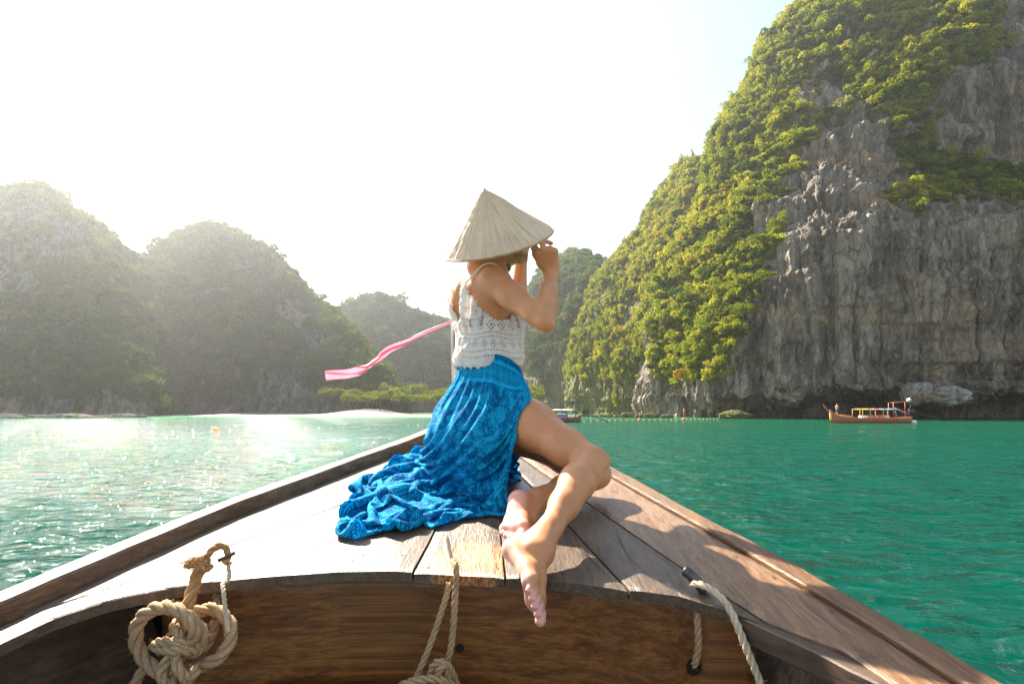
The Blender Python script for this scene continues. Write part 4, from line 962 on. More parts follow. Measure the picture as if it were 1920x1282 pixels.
lc = rebase(mesh_obj('loose_curls', np.array(V)+np.array((0,0,CAMZ)), Fa, hairm.m), woman); lc['kind'] = 'stuff'
# earring of green glass drops; pink sunglasses lens beside the cheek
greeng = Mat('green_glass').set(Base_Color=(.03,.13,.04,1), Roughness=.15).m; pinkg = Mat('pink_glass').set(Base_Color=(.75,.22,.62,1), Roughness=.08).m
ear = empty('earring', tuple(P(952,494,2.13))); tag(ear, 'dangling dark green earring beside the hair curls', 'earring')
for (u, v, s) in ((951,489,.006),(953,496,.008),(955,503,.0065)):
    bm = bmesh.new(); bmesh.ops.create_uvsphere(bm, u_segments=10, v_segments=7, radius=1); Vv = np.array([q.co[:] for q in bm.verts]); Ff = [[q.index for q in f_.verts] for f_ in bm.faces]; bm.free()
    rebase(mesh_obj('bead', Vv*np.array((s,s,s*1.3))+P(u,v,2.13), Ff, greeng), ear)
gl = empty('sunglasses', tuple(P(984,480,2.17)));  tag(gl, 'pink-lensed sunglasses glimpsed under the hat rim', 'sunglasses')
for s in (-1, 1):
    V = []; n1 = 7
    for i in range(n1):
        for j in range(n1):
            y = (i-3)/3; z = (j-3)/3; r_ = max(abs(y), abs(z)); q = math.hypot(y, z); k_ = r_/q if q > 0 else 0
            V.append(HH(.104-.010*(y*k_)**2, s*.034+y*k_*.028, .006+z*k_*.024))
    rebase(mesh_obj('lens', np.array(V)+np.array((0,0,CAMZ)), grid_faces(n1, n1), pinkg), gl)
    rebase(tube('temple', np.array([HH(.100,s*.062,.018),HH(.05,s*.078,.012),HH(-.01,s*.084,.006)])+np.array((0,0,CAMZ)), .0022, pinkg, None, 6), gl)

# ---- conical hat
hat = empty('conical_hat', tuple(P(930,450,2.2))); tag(hat, 'pale straw conical hat tilted back on the woman\'s head', 'hat')
hn = nrm((-.20,-.50,.86)); hx = nrm(np.cross((0,1,0), hn)); hy = np.cross(hn, hx); HC = P(929,452,2.2); RADH, HGT = .226, .192
def hat_pt(rf, th): # rf 0 apex .. 1 rim
    rr = RADH*rf; h = HGT*(1-rf)**1.0-.012*math.sin(math.pi*rf)*0; h = HGT*(1-rf)+.006*math.sin(math.pi*min(rf*2.2,1))*(1)
    return HC+hx*rr*math.cos(th)+hy*rr*math.sin(th)+hn*h
nth, nr_ = 360, 44; V = np.zeros((nth, nr_, 3)); UVh = np.zeros((nth, nr_, 2))
for i in range(nth):
    th = 2*math.pi*i/nth
    for j in range(nr_):
        rf = .015+.985*j/(nr_-1); base = hat_pt(rf, th)
        pl = .0006*((math.sin(th*36+.8*math.sin(j*.3)))**3)*rf+.0005*math.sin(th*90)*rf+.0010*math.sin(rf*50)*(.5+.5*math.sin(th*36))*.6
        V[i, j] = base+hn*pl*.9+ (hx*math.cos(th)+hy*math.sin(th))*pl*.7; UVh[i, j] = (th/(2*math.pi), rf)
V = V.reshape(-1,3)+0; V += (hn*.004)[None]*fbm(V*7, 3, 8)[:, None]
hm = Mat('palm_leaf'); uvp = hm.pos((150,2.2,1), uv=True); st = hm.noise(uvp, 1.0, 6, .65); uv2 = hm.pos((60,60,1), uv=True); sp = hm.noise(hm.pos((420,60,1), uv=True), 1.0, 2)
c = hm.ramp(st, [(.30, (.50,.36,.22)), (.45, (.72,.56,.39)), (.62, (.84,.68,.50)), (.8, (.74,.59,.42))])
c = hm.mix(hm.ramp(sp, [(.70, 0.0), (.76, .8)]), c, (.16,.12,.09)); big_ = hm.noise(hm.pos((9,3,1), uv=True), 1.0, 4); c = hm.mix(hm.ramp(big_, [(.4, 0.0), (.7, .4)]), c, (.42,.34,.26))
hm.color(c); hm.rough(.6); hm.bump(st, .6, .003); hm.set(Specular_IOR_Level=.3)
tr = hm.node('ShaderNodeBsdfTranslucent'); hm.lk(c, tr.inputs[0]); mx = hm.node('ShaderNodeMixShader'); mx.inputs[0].default_value = .28; hm.lk(hm.b.outputs[0], mx.inputs[1]); hm.lk(tr.outputs[0], mx.inputs[2]); hm.lk(mx.outputs[0], hm.out.inputs[0])
cone = mesh_obj('leaf_cone', V, grid_faces(nth, nr_, True), hm.m); setuv(cone, UVh.reshape(-1,2)); rebase(cone, hat)
rimm = plain('bamboo_rim', (.36,.23,.09), .5, .25, 30); thr_ = plain('stitch_thread', (.16,.12,.09), .8)
ts = np.linspace(0, 2*math.pi, 121); rebase(tube('rim', [hat_pt(1.0, t)-hn*.001 for t in ts], .0038, rimm, None, 8), hat)
for rf in (.14,.24,.34,.44,.54,.64,.74,.84,.93): rebase(tube('inner_hoop', [hat_pt(rf, t)-hn*.0045 for t in ts], .0014, rimm, None, 5), hat)
rebase(tube('apex_binding', [hat_pt(.0, 0)+hn*.006, hat_pt(.0, 0)-hn*.004, hat_pt(.0, 0)-hn*.012], [.003,.008,.012], hm.m, None, 12), hat)
# lifted seams between the leaves
V, Fa = [], []; rs = np.random.default_rng(9)
for k in range(36):
    th = 2*math.pi*(k+rs.uniform(-.2,.2))/36; b = len(V)
    for j in range(24):
        rf = .05+.93*j/23; p = hat_pt(rf, th+.010*math.sin(j*.7+k)); t_ = nrm(hat_pt(rf, th+.01)-hat_pt(rf, th)); o_ = nrm(np.cross(hat_pt(rf+.01, th)-hat_pt(rf, th), t_)); o_ = o_ if o_@hn > 0 else -o_
        lift = .0009+.0010*abs(math.sin(j*1.3+k)); V += [p-t_*.0015, p+t_*.0025*(.4+rf)+o_*lift]
    Fa += [(b+2*j, b+2*j+1, b+2*j+3, b+2*j+2) for j in range(23)]
rebase(mesh_obj('leaf_seams', V, Fa, hm.m), hat)

# ---- crochet top
def angle_z(V):
    c = np.stack([np.interp(V[:,2], (.0,.19,.35,.455), (PEL[k],WAI[k],RIB[k],CHE[k])) for k in range(2)], -1)
    d = V[:, :2]-c; f_ = d@FD[:2]; l_ = d@LD[:2]; return np.degrees(np.arctan2(l_, f_)), f_, l_
T = Field((-.36,2.0,.08), (.16,2.55,.60), .0040); torso(T, .012, True)
T.ell(Tq(WAI, .015, 0, .03), (FD, LD, UD), (.120, .140, .10), .06); T.ell(Tq(RIB, .06, 0, -.06), (FD, LD, UD), (.085, .130, .10), .05)
for s in (-1, 1): T.ell(Tq(CHE, -.055, s*.075, -.045), (FD, LD, UD), (.044, .064, .082), .04)
tv, tf = surface_nets(T.d, T.lo, T.v); tv = smooth_mesh(tv, tf, 2)
ang, f_, l_ = angle_z(tv); aa = np.abs(ang)
TOPA = [0, 22, 40, 58, 75, 98, 118, 133, 146, 158, 168, 180]; TOPZ = [.40,.42,.47,.40,.335,.325,.365,.425,.490,.415,.355,.315]
ztop = np.interp(aa, TOPA, TOPZ)+.006*np.abs(np.sin(np.radians(ang)*16)); zbot = .168+.010*np.abs(np.sin(np.radians(ang)*11))+.018*np.sin(np.radians(ang)+.6)
folds = .012*fbm(np.stack([ang*.035, tv[:,2]*16, ang*0], -1), 4, 9)+.010*np.exp(-((tv[:,2]-.20)/.04)**2)*(1+.8*fbm(np.stack([ang*.07, tv[:,2]*5, ang*0], -1), 3, 19))
rd = np.stack([f_, l_], -1); rd /= np.linalg.norm(rd, axis=1, keepdims=True); rd3 = FD[None]*rd[:, :1]+LD[None]*rd[:, 1:]; tv = tv+rd3*folds[:, None]
keepv = (tv[:,2] < ztop) & (tv[:,2] > zbot); keepf = keepv[tf].all(1); tf = tf[keepf]
used = np.unique(tf); rem = -np.ones(len(tv), int); rem[used] = np.arange(len(used)); tv2 = tv[used]; tf2 = rem[tf]; ang2 = ang[used]; 
# vertices on the cut edge slide exactly onto it
zt2, zb2 = ztop[used], zbot[used]; near = (zt2-tv2[:,2] < .0045); tv2[near, 2] = zt2[near]; near = (tv2[:,2]-zb2 < .0045); tv2[near, 2] = zb2[near]
def crochet_img(W=1536, Hh=768):
    y, x = np.mgrid[0:Hh, 0:W].astype(np.float32); u = x/W; v = y/Hh     # v: 0 hem .. 1 top, u once around
    hole = np.zeros((Hh, W), np.float32)
    def dots(cx, cy, rx, ry, m=1.0):
        return ((((x-cx)/rx)**2+((y-cy)/ry)**2) < 1)*m
    cell = 13; gx, gy = (x % cell)-cell/2, (y % cell)-cell/2
    band = lambda a, b: ((v > a) & (v < b)).astype(np.float32)
    # rows of eyelets
    for (a, px, ry) in ((.10,17,.30),(.16,17,.30),(.30,15,.30),(.345,15,.30),(.50,17,.30),(.62,17,.3)):
        rowh = .030; inrow = np.abs(v-a-.012*np.sin(u*6.28*6)) < rowh*.5*.42; hole = np.maximum(hole, inrow*((x % px) < px*.42))
    # diamonds of open work
    for (a, n, h) in ((.235, 26, .055), (.43, 22, .07), (.575, 24, .05)):
        p = (u*n) % 1-.5; q = (v-a)/h; d = np.abs(p)*2+np.abs(q); ring = (np.abs(d-.72) < .10) & (np.sin((p*40))*np.sin(q*18) > -.25); hole = np.maximum(hole, ring); hole = np.maximum(hole, (d < .22))
    # steep ladders running up to the straps
    for c0, sl in ((.12,.35),(.18,.35),(.38,-.35),(.32,-.35),(.62,.35),(.68,.35),(.88,-.35),(.82,-.35)):
        ln = np.abs(u-c0-sl*(v-.6)*.25) < .0052; hole = np.maximum(hole, ln*(v > .42)*((y % 13) < 6.5))
    r2 = np.random.default_rng(3); sc = r2.random((Hh//9+2, W//9+2)); s9 = sc[(y//9).astype(int), (x//9).astype(int)]
    hole = np.maximum(hole, (s9 > .82)*((x % 9) < 4)*((y % 9) < 4))
    k = np.array([.25,.5,.25]); 
    for ax in (0, 1): hole = .25*np.roll(hole, 1, ax)+.5*hole+.25*np.roll(hole, -1, ax)
    thread = .5+.5*np.sin(x*1.5)*np.sin(y*1.3)
    return np.stack([hole, thread, hole, np.ones_like(hole)], -1)
def make_image(name, arr):
    im = D.images.new(name, arr.shape[1], arr.shape[0], float_buffer=False); im.colorspace_settings.name = 'Non-Color'
    im.pixels.foreach_set(np.clip(arr, 0, 1).astype(np.float32).ravel()); im.update(); im.pack(); return im
cim = make_image('crochet_pattern', crochet_img())
top = mesh_obj('crochet_top', tv2+np.array((0,0,CAMZ)), tf2, None)
uvt = np.stack([(ang2/360.0) % 1.0, np.clip((tv2[:,2]-.16)/.36, 0, 1)], -1)
me = top.data; lay = me.uv_layers.new(name='UVMap'); idx = tf2.ravel(); uvl = uvt[idx].reshape(-1,4,2); sp_ = (uvl[...,0].max(1)-uvl[...,0].min(1)) > .5; uvl[sp_, :, 0] = np.where(uvl[sp_, :, 0] < .5, uvl[sp_, :, 0]+1, uvl[sp_, :, 0])
try: lay.data.foreach_set('uv', uvl.reshape(-1).astype(np.float32))
except Exception: setuv(top, uvt)
def crochet_mat():
    m = Mat('white_crochet'); ti = m.node('ShaderNodeTexImage'); ti.image = cim; m.lk(m.pos(uv=True), ti.inputs[0])
    sx = m.node('ShaderNodeSeparateColor'); m.lk(ti.outputs[0], sx.inputs[0]); n = m.noise(m.pos(), 500, 2)
    m.color((.94,.92,.88)); m.rough(.85); m.set(Sheen_Weight=.3, Specular_IOR_Level=.2)
    m.bump(m.math('ADD', m.math('MULTIPLY', sx.outputs[1], .5), m.math('SUBTRACT', n, m.math('MULTIPLY', sx.outputs[0], 1.5))), .8, .003)
    tr = m.node('ShaderNodeBsdfTranslucent'); tr.inputs[0].default_value = (.95,.90,.82,1); mx = m.node('ShaderNodeMixShader'); mx.inputs[0].default_value = .35
    m.lk(m.b.outputs[0], mx.inputs[1]); m.lk(tr.outputs[0], mx.inputs[2]); tp = m.node('ShaderNodeBsdfTransparent'); m2 = m.node('ShaderNodeMixShader'); m.lk(m.ramp(sx.outputs[0], [(.42, 0.0), (.58, 1.0)]), m2.inputs[0])
    m.lk(mx.outputs[0], m2.inputs[1]); m.lk(tp.outputs[0], m2.inputs[2]); m.lk(m2.outputs[0], m.out.inputs[0]); return m.m
crm = crochet_mat(); top.data.materials.append(crm); rebase(top, woman)
cloth_plain = plain('white_cotton', (.82,.79,.74), .85, .05, 200, bump=.5)
sol = top.modifiers.new('thick', 'SOLIDIFY'); sol.thickness = .0018; sol.offset = 1
def project(p, off, fld=BF):
    """push a point out to the body's surface plus an offset"""
    p = np.array(p, float)
    for _ in range(12):
        i = (p-fld.lo)/fld.v; i0 = np.clip(np.floor(i).astype(int), 1, fld.n-3); t = i-i0
        def S(q):
            j = (q-fld.lo)/fld.v; j0 = np.clip(np.floor(j).astype(int), 0, fld.n-2); t = j-j0; c = fld.d[j0[0]:j0[0]+2, j0[1]:j0[1]+2, j0[2]:j0[2]+2]
            c = c[0]*(1-t[0])+c[1]*t[0]; c = c[0]*(1-t[1])+c[1]*t[1]; return c[0]*(1-t[2])+c[1]*t[2]
        d0 = S(p); g = np.array([S(p+e)-S(p-e) for e in np.eye(3)*.005]); gn = np.linalg.norm(g)
        if gn < 1e-6: break
        p = p-g/gn*(d0-off)*.8
    return p, g/(gn+1e-9)
def edge_point(a_deg, z):
    m = np.argmin(np.abs((ang2-a_deg+180) % 360-180)*.004+np.abs(tv2[:,2]-z)); return tv2[m]
def strap(pts, w, name='strap'):
    c = crom(np.array(pts), 40); Pj = [project(q, .005) for q in c]; p = np.array([q[0] for q in Pj]); n = np.array([q[1] for q in Pj])
    for _ in range(3): p[1:-1] = .25*p[:-2]+.5*p[1:-1]+.25*p[2:]
    t = np.gradient(p, axis=0); s = np.cross(t, n); s /= np.linalg.norm(s, axis=1, keepdims=True); V = []
    for i in range(40):
        ww = w*(1+.15*math.sin(i*1.9)); V += [p[i]-s[i]*ww-n[i]*.001, p[i]+n[i]*.003, p[i]+s[i]*ww-n[i]*.001]
    o = mesh_obj(name, np.array(V)+np.array((0,0,CAMZ)), grid_faces(40, 3), cloth_plain); md = o.modifiers.new('thick', 'SOLIDIFY'); md.thickness = .002; rebase(o, woman)
for s in (-1, 1):
    strap([edge_point(s*146, .478), Tq(CHE, -.085, s*.095, .045), Tq(NEK, -.03, s*.098, -.012), Tq(NEK, .03, s*.090, -.03), Tq(CHE, .075, s*.075, .02), edge_point(s*40, .455)], .0052)
# scalloped border loops
V, Fa = [], []
for a in np.arange(-180, 180, 5.0):
    z = float(np.interp(abs(a), TOPA, TOPZ)); 
    p = edge_point(a, z); rr = .0058; b = len(V); out = nrm(p-np.array((np.interp(p[2],(.35,.455),(RIB[0],CHE[0])), RIB[1], p[2]))); t_ = np.cross(out, UD); 
    for i in range(9):
        w_ = math.pi*i/8; q = p+t_*math.cos(w_)*rr+UD*math.sin(w_)*rr; V += [q-out*.001, q+out*.0016-UD*.002]
    Fa += [(b+2*i, b+2*i+1, b+2*i+3, b+2*i+2) for i in range(8)]
sc = mesh_obj('scalloped_edge', np.array(V)+np.array((0,0,CAMZ)), Fa, cloth_plain); md = sc.modifiers.new('thick', 'SOLIDIFY'); md.thickness = .003; rebase(sc, woman)

# ---- pink ribbon streaming from the prow
rib = crom(np.array([P(*q) for q in ((858,597,3.93),(835,607,3.9),(800,622,3.86),(765,640,3.84),(728,656,3.82),(705,676,3.8),(680,692,3.78),(655,700,3.75),(630,702,3.74),(610,704,3.72))]), 70)
rw = np.interp(np.linspace(0,1,70), (0,.1,.3,.5,.6,.75,.88,1), (.008,.012,.017,.024,.030,.031,.028,.034)); tw = np.interp(np.linspace(0,1,70), (0,.3,.5,.62,.75,.9,1), (.5,.4,.2,.9,-.6,.0,-.2))
V = np.zeros((70, 9, 3)); dn = nrm((.35,0,.94))
for i in range(70):
    t_ = nrm(rib[min(i+1,69)]-rib[max(i-1,0)]); s = nrm(np.cross(t_, (0,1,0))); y = np.cross(t_, s)
    for j in range(9):
        q = (j-4)/4; V[i, j] = rib[i]+(s*math.cos(tw[i])+y*math.sin(tw[i]))*q*rw[i]+y*.012*math.sin(q*4+i*.22)*min(1, i/14)*.8
pm = Mat('pink_satin'); pm.color((.80,.17,.25)); pm.rough(.4); tr = pm.node('ShaderNodeBsdfTranslucent'); tr.inputs[0].default_value = (.88,.24,.32,1); mx = pm.node('ShaderNodeMixShader'); mx.inputs[0].default_value = .4
pm.lk(pm.b.outputs[0], mx.inputs[1]); pm.lk(tr.outputs[0], mx.inputs[2]); pm.lk(mx.outputs[0], pm.out.inputs[0])
ribo = mesh_obj('ribbon', V.reshape(-1,3), grid_faces(70, 9), pm.m); tag(ribo, 'pink ribbon streaming left in the wind from the prow', 'ribbon')
wr = tube('ribbon_wrap', crom(np.array([(-.36,3.88,.62),(-.26,3.93,.60),(-.24,4.03,.62),(-.34,4.10,.66),(-.42,4.02,.65),(-.39,3.92,.62)])+np.array((0,0,CAMZ)), 30), .012, pm.m, None, 6); tag(wr, 'pink ribbon wound round the prow post', 'ribbon')
# ================================================================ blue sarong: cloth solved on the body and the deck
def dk(u, v, lift=.004):
    x, y = ondeck(u, v); return np.array((x, y, float(Zd(x, y))+lift))
def cp(u, v, y): return P(u, v, y)-np.array((0,0,CAMZ))
def sarong():
    NS, NT = 112, 104
    # columns run round the waist from the slit on the near thigh, over the back, to the front
    waist = [cp(978,697,2.13), cp(955,678,2.10), cp(925,668,2.12), cp(893,670,2.18), cp(866,684,2.27), cp(862,690,2.36), cp(885,686,2.42), cp(925,690,2.41), cp(950,700,2.36), cp(960,704,2.28)]
    hip   = [cp(997,742,2.035), cp(960,745,2.02), cp(915,745,2.05), cp(868,740,2.13), cp(830,742,2.25), cp(830,750,2.42), cp(870,755,2.52), cp(930,765,2.50), cp(965,770,2.42), cp(975,775,2.32)]
    low   = [cp(962,838,1.98), cp(925,842,1.97), cp(880,840,2.00), cp(835,835,2.08), cp(802,825,2.20), cp(812,822,2.40), cp(855,820,2.52), cp(915,830,2.48), cp(955,845,2.36), cp(968,850,2.26)]
    gnd   = [dk(930,925), dk(900,935), dk(850,930), dk(800,915), dk(778,880), dk(795,862), dk(840,855), dk(905,868), dk(955,880), dk(968,885)]
    mid   = [dk(925,943), dk(890,957), dk(815,968), dk(735,958), dk(718,915), dk(745,885), dk(820,850), dk(900,862), dk(950,890), dk(966,897)]
    hem   = [dk(920,953), dk(862,975), dk(775,998), dk(652,1001), dk(668,932), dk(725,895), dk(795,848), dk(890,858), dk(935,905), dk(955,903)]
    rows = [waist, hip, low, gnd, mid, hem]
    C = np.array([[np.array(r[k]) for r in rows] for k in range(10)])            # (10,6,3)
    sk = np.array([0, .10, .20, .32, .47, .58, .68, .80, .92, 1.0])
    # resample columns so that the train gets most cloth
    A = crom(C, 400); ss = np.interp(np.linspace(0,1,400), np.linspace(0,1,10), sk)
    s_t = np.linspace(0,1,NS); A = np.stack([[np.interp(s_t, ss, A[:, j, k]) for k in range(3)] for j in range(6)], 0).transpose(2,0,1)
    A = np.swapaxes(crom(np.swapaxes(A, 0, 1), 400), 0, 1); seg = np.linalg.norm(np.diff(A, axis=1), axis=2); cum = np.concatenate([np.zeros((NS,1)), np.cumsum(seg, 1)], 1)
    tt = np.linspace(0,1,NT); X = np.zeros((NS, NT, 3))
    for i in range(NS):
        q = cum[i]/cum[i,-1]
        for k in range(3): X[i,:,k] = np.interp(tt, q, A[i,:,k])
    # rest lengths: a little slack down the skirt, much slack in the train, so the cloth must fold
    lenv = cum[:, -1]; ground = np.clip((X[...,2]-np.vectorize(lambda a,b: float(Zd(a,b)))(X[...,0], X[...,1])), 0, 1)
    train = np.clip(1-ground/.10, 0, 1)*np.clip((tt-.35)/.1, 0, 1)[None]
    l0h = np.linalg.norm(X[1:]-X[:-1], axis=2); l0v = np.linalg.norm(X[:,1:]-X[:,:-1], axis=2)
    trh = .5*(train[1:]+train[:-1]); trv = .5*(train[:,1:]+train[:,:-1]); tcol = tt[None]
    side = np.clip(1-np.abs(s_t-.30)/.34, 0, 1)[:, None]
    rh = l0h*(1.02+.10*np.clip(tcol*4, 0, 1)+.85*trh*(.25+side[1:]*.75)); rv = l0v*(1.01+.60*trv*(.2+.8*side))
    q = X*np.array((9,9,9)); n1 = fbm(q, 3, 77)+.6*fbm(X*22, 2, 78)
    X[...,2] += np.abs(n1)*.13*train*(.35+side)+.0; X[...,0] += .020*fbm(X*14, 2, 80)*train; X[...,1] += .020*fbm(X*14, 2, 81)*train
    hang = np.clip(tt*3, 0, 1)[None]*(1-train); fold = np.sin(s_t*2*math.pi*9+1.3*np.sin(s_t*17))[:, None]*.010*hang; G_ = grid_normals(X); X = X-G_*fold[..., None]
    w = np.ones((NS, NT)); w[:, 0] = 0; w[:, 1] = .2
    pins = []                                           # soft guides along the slit edge and at the corners of the train
    slit = [cp(978,697,2.13), cp(997,742,2.03), cp(986,775,2.005), cp(962,838,1.965), cp(938,895,1.93), dk(922,950)]
    sl = crom(np.array(slit), NT); sc_ = np.r_[0, np.cumsum(np.linalg.norm(np.diff(sl, axis=0), axis=1))]; sc_ /= sc_[-1]
    SL = np.stack([np.interp(tt, sc_, sl[:,k]) for k in range(3)], -1)
    HEM = X[:, -1].copy()
    X0 = X.copy(); KW = (.012*(1-train)*np.clip((tt-.05)*6, 0, 1)[None]*np.clip((s_t-.12)*6, 0, 1)[:, None])[..., None]
    vel = np.zeros_like(X); lo, v_, nn = BF.lo, BF.v, BF.n
    def sdf(Pn):
        i = (Pn-lo)/v_; i0 = np.clip(np.floor(i).astype(int), 0, nn-2); t = np.clip(i-i0, 0, 1); d = BF.d; a, b, c = i0[...,0], i0[...,1], i0[...,2]; x, y, z = t[...,0], t[...,1], t[...,2]
        L = lambda p, q, r: p+(q-p)*r
        return L(L(L(d[a,b,c], d[a+1,b,c], x), L(d[a,b+1,c], d[a+1,b+1,c], x), y), L(L(d[a,b,c+1], d[a+1,b,c+1], x), L(d[a,b+1,c+1], d[a+1,b+1,c+1], x), y), z)
    ysamp = np.linspace(1.0, 3.2, 200); zs = Zd(Xc(ysamp), ysamp)
    def con(a, b, wa, wb, rest, k, stretch_only=False):
        d = b-a; L = np.linalg.norm(d, axis=-1)+1e-9; e = (L-rest)/L
        if stretch_only: e = np.maximum(e, 0)
        g = (k*e/(wa+wb+1e-9))[..., None]*d; return a+g*wa[..., None], b-g*wb[..., None]
    r2h = (rh[1:]+rh[:-1]); r2v = rv[:,1:]+rv[:,:-1]
    rdg = np.sqrt((.5*(rh[:, 1:]+rh[:, :-1]))**2+(.5*(rv[1:]+rv[:-1]))**2)
    STEPS = 150; dt = .011
    for st in range(STEPS):
        vel[..., 2] -= 9.8*dt*(1 if st < 120 else 1); vel *= .965; Xp = X.copy(); X = X+vel*dt*(w[..., None] > 0)
        for it in range(7):
            for o in (0, 1):
                X[o:-1:2], X[o+1::2] = con(X[o:-1:2], X[o+1::2], w[o:-1:2], w[o+1::2], rh[o::2], .9)
                X[:, o:-1:2], X[:, o+1::2] = con(X[:, o:-1:2], X[:, o+1::2], w[:, o:-1:2], w[:, o+1::2], rv[:, o::2], .95)
            for o in (0, 1):
                a = X[o:-1:2, :-1]; b = X[o+1::2, 1:]; na, nb = con(a, b, w[o:-1:2,:-1], w[o+1::2,1:], rdg[o::2], .25); X[o:-1:2,:-1] = na; X[o+1::2,1:] = nb
                a = X[o:-1:2, 1:]; b = X[o+1::2, :-1]; na, nb = con(a, b, w[o:-1:2,1:], w[o+1::2,:-1], rdg[o::2], .25); X[o:-1:2,1:] = na; X[o+1::2,:-1] = nb
            for o in range(4):
                m = slice(o, NS-2, 4); n_ = slice(o+2, NS, 4); ka = X[m]; kb = X[n_]; c_ = min(len(ka), len(kb)); na, nb = con(ka[:c_], kb[:c_], w[m][:c_], w[n_][:c_], r2h[o::4][:c_], .10); X[m][:c_] = na; X[n_][:c_] = nb
                m = slice(o, NT-2, 4); n_ = slice(o+2, NT, 4); ka = X[:, m]; kb = X[:, n_]; c_ = min(ka.shape[1], kb.shape[1]); na, nb = con(ka[:, :c_], kb[:, :c_], w[:, m][:, :c_], w[:, n_][:, :c_], r2v[:, o::4][:, :c_], .10); X[:, m][:, :c_] = na; X[:, n_][:, :c_] = nb
            X[0] += (SL-X[0])*.35; X[1] += (SL+np.array((-.008,0,0))-X[1])*.10
            X += (X0-X)*KW
            X[:, -1] += (HEM-X[:, -1])*np.where(np.abs(s_t-.3) < .34, .05, .25)[:, None]*np.array((1,1,0))
            d_ = sdf(X); pen = np.maximum(.006-d_, 0); m = pen > 0
            if m.any():
                pm_ = X[m]; e = .004; g = np.stack([sdf(pm_+q)-sdf(pm_-q) for q in np.eye(3)*e], -1); g /= np.linalg.norm(g, axis=-1, keepdims=True)+1e-9; X[m] = pm_+g*pen[m][:, None]*(w[m] > 0)[:, None]
            zd = np.interp(X[...,1], ysamp, zs)+.004; X[...,2] = np.maximum(X[...,2], zd)
        vel = (X-Xp)/dt; on = (X[...,2] < np.interp(X[...,1], ysamp, zs)+.006); vel[on] *= .45
        sp_ = np.linalg.norm(vel, axis=-1, keepdims=True); vel = vel*np.minimum(1, 1.5/(sp_+1e-9))
    return X, s_t, tt, lenv
SX, s_t, tt, lenv = sarong()
def sarong_img(W=2048, Hh=2048):
    img = np.zeros((Hh, W), np.float32); r = np.random.default_rng(12)
    def stamp(cx, cy, R_, fn, ang):
        x0, x1 = int(cx-R_), int(cx+R_)+1; y0, y1 = int(cy-R_), int(cy+R_)+1; x0c, x1c = max(x0,0), min(x1,W); y0c, y1c = max(y0,0), min(y1,Hh)
        if x0c >= x1c or y0c >= y1c: return
        y, x = np.mgrid[y0c:y1c, x0c:x1c].astype(np.float32); x = (x-cx)/R_; y = (y-cy)/R_; c, s = math.cos(ang), math.sin(ang); X_, Y_ = x*c+y*s, -x*s+y*c
        img[y0c:y1c, x0c:x1c] = np.maximum(img[y0c:y1c, x0c:x1c]*(fn(X_, Y_, True)), fn(X_, Y_, False))
    def flower(n):
        def fn(x, y, clear):
            q = np.hypot(x, y); a = np.arctan2(y, x); ed = .62+.30*np.cos(a*n)
            if clear: return (q > ed+.06).astype(np.float32)
            pet = ((q < ed) & (q > ed-.20)) | (q < .13) | ((q < ed-.28) & (q > .20) & (np.abs(np.sin(a*n/2)) > .55)); return pet.astype(np.float32)*.85
        return fn
    def leafy(x, y, clear):
        if clear: return np.ones_like(x)
        v = ((np.abs(y) < .05) & (np.abs(x) < .9)); k = np.abs(((x*3.0) % 1)-.5); v |= (np.abs(np.abs(y)-.22-.2*k) < .12) & (k < .28) & (np.abs(x) < .85); return v.astype(np.float32)*.7
    def paisley(x, y, clear):
        bx = x+.18*np.sin((y+.2)*2.2)*1.6*(y > 0); rad = np.where(y < 0, .52, .52*(1-np.clip(y, 0, .95)/.95)**.8); d = np.where(y < 0, np.hypot(bx, y)-.52, np.abs(bx)-rad)
        if clear: return (d > .10).astype(np.float32)
        o = ((d < .03) & (d > -.07)) | ((d < -.14) & (d > -.19)) | ((d < -.22) & (np.sin(x*26)*np.sin(y*26) > .1)); return o.astype(np.float32)
    def dot(x, y, clear):
        if clear: return np.ones_like(x)
        return ((np.hypot(x, y) < .75)).astype(np.float32)*.75
    for _ in range(13000): stamp(r.uniform(0,W), r.uniform(0,Hh), r.uniform(2,5.0), dot, 0)
    for _ in range(1900): stamp(r.uniform(0,W), r.uniform(0,Hh), r.uniform(12,24), leafy, r.uniform(0,6.3))
    for _ in range(900): stamp(r.uniform(0,W), r.uniform(0,Hh), r.uniform(16,36), flower(int(r.choice([5,6,8]))), r.uniform(0,6.3))
    for gx in range(0, W, 190):
        for gy in range(0, Hh, 190):
            stamp(gx+r.uniform(20,150)+(gy//190 % 2)*80, gy+r.uniform(20,150), r.uniform(50,72), paisley, r.uniform(-1.0,1.0)+(math.pi if r.random() < .4 else 0))
    y, x = np.mgrid[0:Hh, 0:W].astype(np.float32)
    def border(d0, along, depth, h):       # stripes + diamonds band; depth measured from the cloth edge in px
        m = (depth >= d0) & (depth < d0+h); q = (depth-d0)/h; b = np.zeros_like(img)
        b[(q < .05) | ((q > .09) & (q < .12)) | ((q > .80) & (q < .84)) | ((q > .90) & (q < .97))] = .85
        b[((q > .84) & (q < .90)) & ((along % 10) < 5)] = .8
        p = (along % 76)/76-.5; e = np.abs(p)*2+np.abs(q-.46)/.30; b[((q > .15) & (q < .78)) & (((e < 1.0) & (e > .84)) | ((e < .62) & (e > .50)) | (e < .26))] = 1
        b[((q > .15) & (q < .78)) & (e > 1.15) & (((along % 13) < 7) & (((depth) % 13) < 7))] = .7
        return m, b
    for m, b in (border(26, x, y, 128), border(20, x, Hh-y, 150), border(8, y, x, 60)): img = np.where(m, b, img)
    for ax in (0, 1): img = .2*np.roll(img, 1, ax)+.6*img+.2*np.roll(img, -1, ax)
    return np.stack([img]*3+[np.ones_like(img)], -1)
sim_ = make_image('sarong_pattern', sarong_img())
